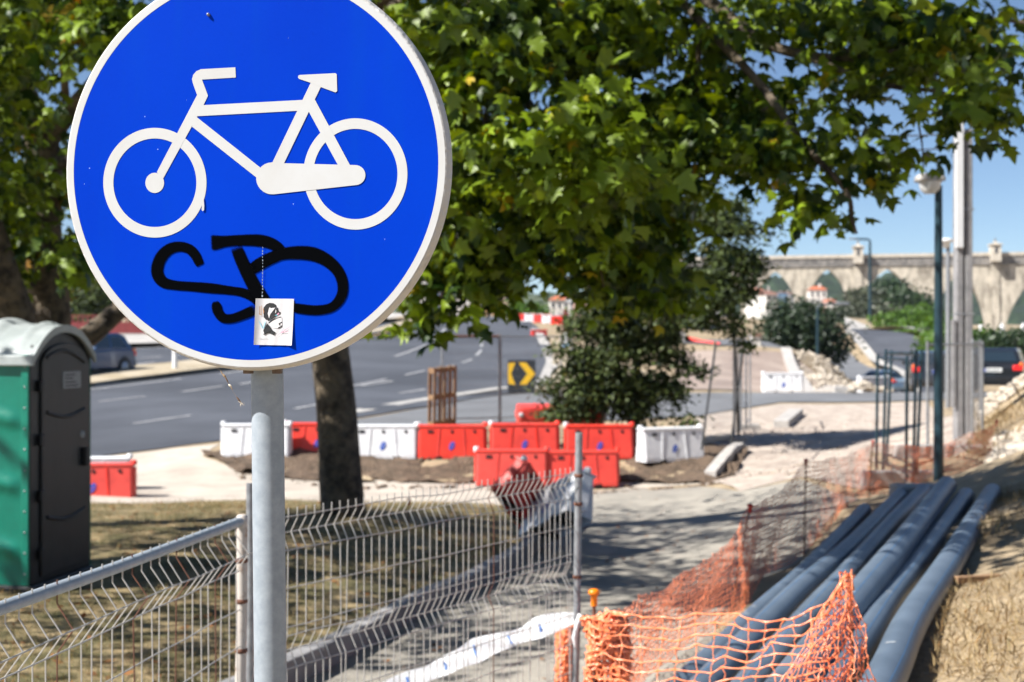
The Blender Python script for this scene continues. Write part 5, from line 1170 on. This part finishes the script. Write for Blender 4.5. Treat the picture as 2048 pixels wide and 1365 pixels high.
rocks('median_stones', 'small stones on the road median', rnd_in([gp(190,772), gp(470,738), gp(470,728), gp(190,757)]), 300, .05, .14, 'verge')
# ================================================================ cars
def car(label, loc, yaw, paint, L=4.0, W=1.70, H=1.46, kindc='hatch', group='cars', cat='car'):
    root = thing('parked_car' if cat == 'car' else 'van', label, cat, tuple(loc), yaw, group); h = L/2
    if kindc == 'van': low = [(-h,.35),(-h,1.0),(h-.9,1.05),(h-.15,.85),(h,.6),(h,.3)]; gh = [(-h+.03,1.0),(-h+.12,1.85),(h-1.5,1.88),(h-.85,1.04)]
    elif kindc == 'sedan': low = [(-h,.38),(-h+.04,.80),(-h+.25,.93),(-h+.9,.95),(h-1.25,.92),(h-.2,.72),(h,.55),(h-.02,.28),(-h+.05,.26)]; gh = [(-h+.75,.93),(-h+1.35,H-.06),(-h+2.0,H),(h-1.95,H-.05),(h-1.2,.92)]
    else: low = [(-h,.40),(-h+.02,.78),(-h+.12,.95),(h-1.15,.93),(h-.2,.76),(h,.58),(h-.02,.28),(-h+.05,.26)]; gh = [(-h+.12,.94),(-h+.42,H-.10),(-h+.75,H-.01),(h-1.85,H-.03),(h-1.15,.93)]
    mb = MB(); mb.prism(low, -W/2, W/2, 0, lambda p, t: Vector((p[0], t*(1-.05*max(0, abs(p[0])-h+.5)), p[1]))); body = mb.build('body', paint, root, bevel=.06)
    zt = max(p[1] for p in gh); zb = min(p[1] for p in gh); wv = lambda z: W/2-.06-.17*(z-zb)/(zt-zb)
    mb = MB(); n_ = len(gh); vs = [(x, -wv(z), z-.01) for x, z in gh]+[(x, wv(z), z-.01) for x, z in gh]
    mb.add(vs, [tuple(range(n_)), tuple(reversed(range(n_, 2*n_)))]+[(i, (i+1) % n_, n_+(i+1) % n_, n_+i) for i in range(n_)]); mb.build('cabin', paint, root, bevel=.05)
    cx = sum(p[0] for p in gh)/n_; cz = (zb+zt)/2+.02
    for s in (-1, 1):
        for f0, f1 in ((.05, .47), (.53, .95)):   # side windows
            xa = gh[0][0]+.18; xb = gh[-1][0]-.22; ta = gh[1][0]+.22; tb = gh[-2][0]-.02; zl, zu = zb+.07, zt-.13
            if kindc == 'van' and f1 < .6: continue
            q = [(xa+(xb-xa)*f0, zl), (xa+(xb-xa)*f1, zl), (ta+(tb-ta)*f1, zu), (ta+(tb-ta)*f0, zu)]
            mb = MB(); mb.prism(q, .006, -.01, 0, lambda p, t: Vector((p[0], s*(wv(p[1])+t), p[1]))); mb.build('side_window', 'glass', root)
    for a, b, nm in ((gh[0], gh[1], 'rear_window'), (gh[-1], gh[-2], 'windscreen')):
        if kindc == 'van' and nm == 'rear_window': continue
        A_, B_ = Vector((a[0], 0, a[1])), Vector((b[0], 0, b[1])); nn = Vector((-(B_-A_).z, 0, (B_-A_).x)).normalized(); nn = nn if (nn.x < 0) == (nm == 'rear_window') else -nn
        p0, p1 = A_.lerp(B_, .12)+nn*.012, A_.lerp(B_, .90)+nn*.012
        mb = MB(); mb.add([p0+Vector((0, -wv(p0.z)+.10, 0)), p0+Vector((0, wv(p0.z)-.10, 0)), p1+Vector((0, wv(p1.z)-.10, 0)), p1+Vector((0, -wv(p1.z)+.10, 0))], [(0,1,2,3)]); mb.build(nm, 'glass', root)
    for x in (-h+.72, h-.80):
        for s in (-1, 1):
            mb = MB(); mb.lathe((x, s*(W/2-.19), .31), [(.20, 0), (.30, .01), (.31, .05), (.31, .16), (.29, .20), (.20, .205)], 22, (0, s, 0)); wh = mb.build('wheel', 'tyre', root)
            mb = MB(); mb.lathe((x, s*(W/2+.012), .31), [(.205, 0), (.20, .008), (.06, .004), (.05, .02), (.001, .021)], 18, (0, s, 0)); mb.build('rim', 'rim', wh)
            mb = MB(); mb.lathe((x, s*(W/2-.10), .33), [(.36, 0), (.36, .106), (.30, .107)], 22, (0, s, 0)); mb.build('wheel_arch', 'black', wh)
    for s in (-1, 1):
        mb = MB(); mb.box((-h+.06, s*(W/2-.15), .80), (.13, .30, .17)); tl = mb.build('tail_light', 'tail_red', root, bevel=.03)
        mb = MB(); mb.box((-h+.12, s*(W/2-.055), .92), (.16, .12, .10)); mb.build('indicator', 'tail_amber', tl, bevel=.02)
        mb = MB(); mb.box((h-.20, s*(W/2-.22), .66), (.30, .34, .14)); mb.build('headlight', 'plate', root, bevel=.04)
        mb = MB(); mb.box((h-1.35, s*(W/2+.07), .98), (.14, .18, .13)); mb.build('mirror', paint, root, bevel=.03)
    mb = MB(); mb.box((-h-.012, 0, .74), (.02, .52, .12)); pl = mb.build('number_plate', 'plate', root)
    for k in range(6): mb = MB(); mb.box((-h-.024, -.18+k*.07, .74), (.006, .035, .07)); mb.build('plate_character', 'black', pl)
    mb = MB(); mb.box((-h-.024, .235, .74), (.006, .04, .11)); mb.build('blue_band', 'sign_blue2', pl)
    mb = MB(); mb.box((-h+.02, 0, .45), (.14, W-.05, .20)); mb.build('bumper', paint if paint != 'car_blue' else 'car_dark', root, bevel=.04)
    return root
c0 = P(166, 752, 49.5); c0.z = G(c0.x, c0.y)+.03; car('dark blue hatchback on the far carriageway behind the portable toilet', c0, R(-110), 'car_blue', 3.9, 1.7, 1.54)
c1 = P(1757, 788, 86); car('small silver blue car on the lower road', c1, R(120), 'car_silver', 4.2, 1.75, 1.45, 'sedan')
c2 = P(1996, 784, 45.5); car('black hatchback with red tail light parked at the right edge', c2, R(67), 'car_black', 4.1, 1.74, 1.44)
c3 = P(1870, 786, 47); car('dark grey car half hidden by the lamp posts', c3, R(78), 'car_dark', 4.2, 1.72, 1.40, 'sedan')
c4 = P(1392, 652, 126); c4.z = G(c4.x, c4.y); car('white van parked far off between the trees', c4, R(170), 'car_white', 4.6, 1.85, 1.9, 'van', cat='van')
c5 = P(968, 640, 235); c5.z = G(c5.x, c5.y); 
# a bin beside the cars
q = on(1912, 44); wb = thing('wheelie_bin', 'black waste bin standing between the parked cars', 'bin', tuple(q))
mb = MB(); mb.box((0, 0, .6), (.95, .8, 1.1), None, 0, (1.1, 1.1)); mb.build('body', 'black', wb, bevel=.04)
mb = MB(); mb.box((0, 0, 1.2), (1.1, .95, .10)); mb.build('lid', 'barrel_black', wb, bevel=.04)

# ================================================================ walls, houses
def wall(label, a, b, h, th, m, name='wall', cap=None, cat='wall'):
    root = thing(name, label, cat, tuple(a)); d = Vector(b)-Vector(a); n_ = Vector((-d.y, d.x, 0)).normalized()*th/2
    mb = MB(); mb.hexa([-n_+Vector((0, 0, -.5)), d-n_+Vector((0, 0, -.5)), d+n_+Vector((0, 0, -.5)), n_+Vector((0, 0, -.5)), -n_+Vector((0, 0, h)), d-n_+Vector((0, 0, h)), d+n_+Vector((0, 0, h)), n_+Vector((0, 0, h))]); mb.build('wall_body', m, root)
    if cap: n2 = n_*1.4; mb = MB(); mb.hexa([x+Vector((0, 0, z)) for z in (h+.003, h+.12) for x in (-n2, d-n2, d+n2, n2)]); mb.build('coping', cap, root)
    return root
a, b = P(-250, 690, 80), P(330, 694, 80); wall('low pale wall across the road behind the blue hatchback', a, b, .62, .4, 'plaster', cap='concrete')
a2_, b2_ = P(-250, 690, 82), P(330, 692, 82)
rw = wall('dark red fence wall above the pale wall', a2_, b2_, 1.35, .15, 'red_paint', name='red_wall')
d = b2_-a2_
for k in range(60): mb = MB(); mb.box(d*(k/60)+Vector((0, 0, 1.5)), (.07, .07, .32)); mb.build('picket', 'red_paint', rw)
mb = MB(); mb.hexa([Vector((0, -.04, 1.68)), d+Vector((0, -.04, 1.68)), d+Vector((0, .04, 1.68)), Vector((0, .04, 1.68)), Vector((0, -.04, 1.75)), d+Vector((0, -.04, 1.75)), d+Vector((0, .04, 1.75)), Vector((0, .04, 1.75))]); mb.build('rail', 'red_paint', rw)
wall('short white wall end beyond the site fence', P(1502, 712, 73), P(1520, 712, 73), 1.0, .5, 'plaster', cap='roof_brown')
wall('grey block wall left of the red and white tape', P(1352, 700, 77), P(1368, 702, 77), 1.0, 1.6, 'concrete')
t_ = MB(); A_, B_ = P(1368, 676, 77), P(1440, 690, 76); t_.tube([A_, A_.lerp(B_, .5)-Vector((0, 0, .05)), B_], .13, 6); tag(t_.build('red_tape', 'red_plastic'), 'red plastic tape strung beyond the gravel lot', 'tape')

def house(label, px0, px1, py_base, py_eave, d, wm, rm, ridge=.35, depth=8., yaw=0., storeys=2, cols=3, chimney=True, name='house'):
    x0, x1 = d*(px0-1024)/F, d*(px1-1024)/F; w_ = x1-x0; zb = CZ-d*(py_base-682.5)/F; ze = CZ-d*(py_eave-682.5)/F; h = ze-zb
    root = thing(name, label, 'house', ((x0+x1)/2, d, zb), yaw, 'houses in the distance'); hw = w_/2; rz = ridge*w_*.5
    dn = max(2., zb-min(G((x0+x1)/2, d), G((x0+x1)/2, d+depth))+1); mb = MB(); mb.box((0, depth/2, (h-dn)/2), (w_, depth, h+dn)); mb.build('wall', wm, root)
    o_ = .06*w_; mb = MB(); mb.add([(-hw-o_, -o_, h), (hw+o_, -o_, h), (hw+o_, depth+o_, h), (-hw-o_, depth+o_, h), (-hw*.55, depth*.5, h+rz), (hw*.55, depth*.5, h+rz)], [(0,1,5,4),(1,2,5),(2,3,4,5),(3,0,4),(3,2,1,0)]); rf_ = mb.build('roof', rm, root)
    if chimney: mb = MB(); mb.box((hw*.3, depth*.4, h+rz*1.05), (w_*.14, w_*.12, rz*1.1)); mb.build('chimney', 'plaster', rf_)
    for j in range(storeys):
        for i in range(cols):
            x = -hw+w_*(i+.5)/cols; z = h*(j+.45)/storeys; ww, hh = w_/cols*.36, h/storeys*.48
            mb = MB(); mb.box((x, -.02, z), (ww, .12, hh)); wi = mb.build('window', 'window_dark', root)
            mb = MB(); mb.box((x, -.05, z-hh/2-.1), (ww*1.3, .3, .12)); mb.build('sill', 'plaster', wi)
    return root
house('white house with orange roof seen through the second arch', 1619, 1653, 610, 580, 420, 'plaster', 'roof_tile', .5, 10, R(-8), 2, 3)
house('small white house with red roof right of the white house', 1655, 1672, 615, 602, 410, 'plaster_pink', 'roof_tile', .5, 8, 0, 1, 2)
house('tiny white house low at the right under the second arch', 1664, 1686, 625, 610, 400, 'plaster', 'roof_tile', .4, 8, 0, 1, 2)
house('white house with brown gable roof left of the blue house', 1531, 1557, 612, 590, 330, 'plaster', 'roof_brown', .9, 9, R(10), 2, 2)
house('light blue house behind the round dark tree', 1556, 1574, 612, 586, 335, 'plaster_blue', 'roof_brown', .3, 9, 0, 2, 2)
house('pale house with white chimney right of the blue house', 1568, 1588, 610, 588, 345, 'plaster', 'roof_brown', .5, 9, 0, 2, 2)
house('house with orange roof at the left of the town', 1508, 1536, 605, 583, 350, 'plaster', 'roof_tile', .5, 9, R(6), 2, 2)
house('pale house with orange roof above the white van', 1369, 1404, 632, 600, 260, 'plaster', 'roof_tile', .6, 9, R(-10), 2, 3)
house('ochre house high above the white van', 1374, 1392, 575, 550, 330, 'plaster_ochre', 'roof_brown', .4, 8, 0, 2, 2)
house('pink grey house beside the ochre house', 1388, 1412, 600, 562, 320, 'plaster_pink', 'roof_brown', .4, 8, 0, 3, 2)
house('salmon house low behind the white van', 1378, 1408, 650, 625, 215, 'plaster_pink', 'roof_tile', .3, 7, 0, 1, 3)
# street of houses up the main road
L_ = [('tall pink house up the main road, behind the hanging leaves', 878, 905, 650, 575, 330, 'plaster_pink', 'roof_brown', 4, 3), ('pale house at the top of the main road', 936, 960, 646, 590, 380, 'plaster', 'roof_tile', 3, 2), ('house with blue shutters at the end of the road', 965, 995, 640, 600, 420, 'plaster_blue', 'roof_brown', 2, 3),
      ('ochre house beside the end of the road', 970, 992, 642, 618, 400, 'plaster_ochre', 'roof_tile', 1, 3), ('white tower house left of the hanging leaves', 838, 872, 652, 560, 320, 'plaster', 'roof_brown', 4, 3), ('blue grey house beside the sign edge', 850, 880, 640, 556, 380, 'plaster_blue', 'roof_brown', 3, 3),
      ('cream house far behind the sign edge', 905, 938, 640, 566, 440, 'plaster', 'roof_tile', 4, 3), ('brick coloured house at the right of the road end', 995, 1018, 645, 585, 430, 'plaster_pink', 'roof_tile', 3, 2), ('pink house far right behind the bus totem', 1150, 1180, 660, 590, 300, 'plaster_pink', 'roof_tile', 3, 3), ('pale block behind the bushy tree', 1100, 1150, 660, 600, 380, 'plaster', 'roof_tile', 3, 4),
      ('white block behind the left plane tree', 60, 110, 690, 540, 160, 'plaster', 'roof_brown', 4, 3), ('grey block far left behind the plane tree', -30, 20, 690, 560, 170, 'plaster', 'roof_brown', 4, 3)]
for lab, a, b, yb, ye, dd, wm, rm, st, co in L_: house(lab, a, b, yb, ye, dd, wm, rm, .35, 9, 0, st, co)
# white balustrade terrace at the right
dB = 130; q = P(1945, 692, dB); bt = thing('terrace', 'white terrace with balustrade and urn posts at the right edge', 'terrace', tuple(q)); sx = dB/F
mb = MB(); mb.box((75*sx, 1, -2.2), (150*sx, 3, 5.5)); mb.build('base_wall', 'rail_white', bt)
mb = MB(); mb.box((75*sx, -.4, 28*sx), (150*sx, .5, 3*sx)); mb.build('hand_rail', 'rail_white', bt)
for k in range(24): mb = MB(); mb.lathe((4*sx+k*6*sx, -.4, 10*sx), [(.05, 0), (.13, .2), (.06, .5), (.10, 17*sx)], 8); mb.build('baluster', 'rail_white', bt)
for k in (14, 56, 98): mb = MB(); mb.box((k*sx, -.4, 20*sx), (7*sx, .6, 26*sx)); mb.build('pier', 'rail_white', bt); mb = MB(); mb.lathe((k*sx, -.4, 33*sx), [(.1, 0), (.22, .15), (.2, .3), (.02, .6)], 10); mb.build('urn', 'rail_white', bt)

# ================================================================ the aqueduct
sm = bpy.data.materials.new('aqueduct_stone'); sm.use_nodes = True; n = sm.node_tree.nodes; l = sm.node_tree.links; b_ = n['Principled BSDF']; b_.inputs['Roughness'].default_value = .9
tc = n.new('ShaderNodeTexCoord'); mp = n.new('ShaderNodeMapping'); mp.inputs['Rotation'].default_value = (R(90), 0, 0); l.new(tc.outputs['Object'], mp.inputs[0])
br = n.new('ShaderNodeTexBrick'); br.inputs['Scale'].default_value = .42; br.inputs['Color1'].default_value = (.64,.575,.475,1); br.inputs['Color2'].default_value = (.50,.445,.36,1); br.inputs['Mortar'].default_value = (.36,.32,.26,1); br.inputs['Mortar Size'].default_value = .03; l.new(mp.outputs[0], br.inputs['Vector'])
ms = n.new('ShaderNodeMapping'); ms.inputs['Scale'].default_value = (.45, .45, .14); l.new(tc.outputs['Object'], ms.inputs[0])
tn = n.new('ShaderNodeTexNoise'); tn.inputs['Scale'].default_value = 1.; tn.inputs['Detail'].default_value = 8; l.new(ms.outputs[0], tn.inputs['Vector'])
rp = n.new('ShaderNodeValToRGB'); rp.color_ramp.elements[0].position = .36; rp.color_ramp.elements[0].color = (.36,.345,.33,1); rp.color_ramp.elements[1].position = .56; rp.color_ramp.elements[1].color = (1,1,1,1); l.new(tn.outputs['Fac'], rp.inputs[0])
mx = n.new('ShaderNodeMixRGB'); mx.blend_type = 'MULTIPLY'; mx.inputs[0].default_value = .85; l.new(br.outputs[0], mx.inputs[1]); l.new(rp.outputs[0], mx.inputs[2]); l.new(mx.outputs[0], b_.inputs['Base Color']); M['aqueduct_stone'] = sm
mat('aqueduct_dark', (.30,.275,.25), .9, scale=.9, col2=(.075,.072,.07), detail=9)
mat('aqueduct_pale', (.60,.54,.46), .9, scale=.8, col2=(.42,.37,.30))
AL = R(-12); a0 = P(1716, 682.5, 470); ta = Vector((math.cos(AL), math.sin(AL), 0)); na = Vector((-math.sin(AL), math.cos(AL), 0))
aq = thing('aqueduct', 'long stone aqueduct with tall pointed arches and two lantern turrets', 'aqueduct', (a0.x, a0.y, 0), AL)
def aw(px, py):   # local (s, z) on the aqueduct's front plane
    ray = Vector(((px-1024)/F, 1, 0)); t = a0.dot(na)/ray.dot(na); p = ray*t; return ((p-Vector((a0.x, a0.y, 0))).dot(ta), CZ-t*(py-682.5)/F)
ARCH = [(1440,546,42,625),(1550,543,40,620),(1655,538,39,618),(1776,537,55,640),(1920,545,56,690),(2082,548,80,720),(2290,552,90,720)]
TOPL = [(1330,522),(1530,519),(1716,516),(1990,512),(2380,507)]
outl = [aw(*p) for p in TOPL][::-1]; bottom = -60.
outl = [(aw(1330,520)[0], bottom)]; 
for cx_, ya, hwp, ys in ARCH:
    s0, z0 = aw(cx_-hwp, ys); s1, _ = aw(cx_+hwp, ys); sc, za = aw(cx_, ya); sa = [(s0, bottom), (s0, z0)]
    for k in range(1, 10): f = k/10*1.13; sa.append((s0+(sc-s0)*(1-math.cos(f))/(1-math.cos(1.13)), z0+(za-z0)*math.sin(f)/math.sin(1.13)))
    sa.append((sc, za))
    for k in range(9, 0, -1): f = k/10*1.13; sa.append((s1+(sc-s1)*(1-math.cos(f))/(1-math.cos(1.13)), z0+(za-z0)*math.sin(f)/math.sin(1.13)))
    sa += [(s1, z0), (s1, bottom)]; outl += sa
outl += [(aw(2380,507)[0], bottom)]+[aw(*p) for p in reversed(TOPL)]
mb = MB(); TH_ = 7.; mb.prism(outl, 0, TH_, 0, lambda p, t: Vector((p[0], t, p[1])))
ob = mb.build('wall', 'aqueduct_stone', aq); bm = bmesh.new(); bm.from_mesh(ob.data); bmesh.ops.triangulate(bm, faces=[f for f in bm.faces if len(f.verts) > 4], ngon_method='EAR_CLIP'); bm.to_mesh(ob.data); bm.free()
for k, (da, db, mt, prot) in enumerate(((-2.9, 0, 'aqueduct_dark', .35), (.003, 1.1, 'aqueduct_pale', .7))):
    mb = MB()
    for (p, q) in zip(TOPL, TOPL[1:]):
        s0, z0 = aw(*p); s1, z1 = aw(*q); mb.hexa([(s0, -prot, z0+da), (s1, -prot, z1+da), (s1, TH_+prot, z1+da), (s0, TH_+prot, z0+da), (s0, -prot, z0+db), (s1, -prot, z1+db), (s1, TH_+prot, z1+db), (s0, TH_+prot, z0+db)])
    mb.build('parapet' if k == 0 else 'coping', mt, aq)
for px in (1716, 1990):
    s, z = aw(px, 516 if px < 1800 else 512); u = 470/F; wd = 19*u; hh = 20*u
    mb = MB(); mb.box((s, -.3, z+hh/2-6*u), (wd, 6, hh+12*u)); tu = mb.build('turret', 'aqueduct_pale', aq)
    mb = MB(); mb.box((s, -3.35, z+hh*.50), (4.5*u, .2, 12*u)); mb.build('turret_opening', 'window_dark', tu)
    mb = MB(); mb.box((s, -.3, z+hh+1.2*u), (wd*1.25, 7, 2.4*u)); mb.build('turret_cornice', 'aqueduct_pale', tu)
    mb = MB(); mb.box((s, -.3, z+hh+5*u), (wd*.9, 5, 5*u), None, 0, (.1, .1)); mb.build('turret_cap', 'aqueduct_pale', tu)
    mb = MB(); mb.lathe((s, -.3, z+hh+7*u), [(.25, 0), (.5, .4), (.12, .9), (.06, 1.6)], 8); mb.build('finial', 'aqueduct_dark', tu)
    mb = MB(); mb.box((s, -.1, z-23), (wd*.9, .5, 40)); mb.build('pilaster', 'aqueduct_stone', aq)
# wooded hills behind
def hill(name, label, x0, x1, d0, d1, prof, m, seed, amp):
    nx, ny = 150, 46; V = []
    for j in range(ny+1):
        for i in range(nx+1):
            f = i/nx; g_ = j/ny; px = x0+(x1-x0)*f; d = d0+(d1-d0)*g_; top_py = np.interp(px, [p[0] for p in prof], [p[1] for p in prof]); zt = CZ-d1*(top_py-682.5)/F
            x = d*(px-1024)/F; b_z = -20+(zt+20)*math.sin(g_*math.pi/2)**1.2
            nz = mnoise.fractal(Vector((x*.045, d*.045, seed)), .8, 2.1, 5)*amp+abs(mnoise.noise(Vector((x*.14, d*.14, seed+3))))*amp*.7; V.append((x, d, b_z+nz*min(1, .3+g_)))
    i_ = np.arange((nx+1)*(ny+1)).reshape(ny+1, nx+1); Fq = np.stack([i_[:-1, :-1], i_[:-1, 1:], i_[1:, 1:], i_[1:, :-1]], -1).reshape(-1, 4)
    return kind(npmesh(name, np.array(V), [Fq], m, smooth=False), 'structure')
mat('wood_far', (.024,.046,.018), .95, scale=.12, col2=(.006,.014,.008), bump=3, bscale=.3)
hill('wooded_hill', '', 1300, 2600, 640, 1000, [(1300,575),(1500,570),(1560,566),(1660,556),(1780,562),(1860,570),(1950,580),(2100,590),(2600,600)], 'wood_far', 2., 7.)
mat('town_hill', (.10,.11,.06), .95, scale=.06, col2=(.035,.055,.03))
hill('far_hill', '', -900, 1420, 480, 900, [(-900,560),(0,580),(500,585),(850,585),(1000,598),(1200,598),(1420,580)], 'town_hill', 9., 5.)

# ================================================================ thin summer haze over everything
hz_m = bpy.data.materials.new('haze'); hz_m.use_nodes = True; n = hz_m.node_tree.nodes; n.clear()
pv = n.new('ShaderNodeVolumePrincipled'); pv.inputs['Color'].default_value = (.72, .84, 1, 1); pv.inputs['Density'].default_value = .00008; pv.inputs['Anisotropy'].default_value = .2
mo = n.new('ShaderNodeOutputMaterial'); hz_m.node_tree.links.new(pv.outputs[0], mo.inputs['Volume']); M['haze'] = hz_m
mb = MB(); mb.box((0, 1720, 6.5), (5400, 3900, 137)); kind(mb.build('haze', 'haze'), 'stuff', 'thin blue summer haze over the valley')
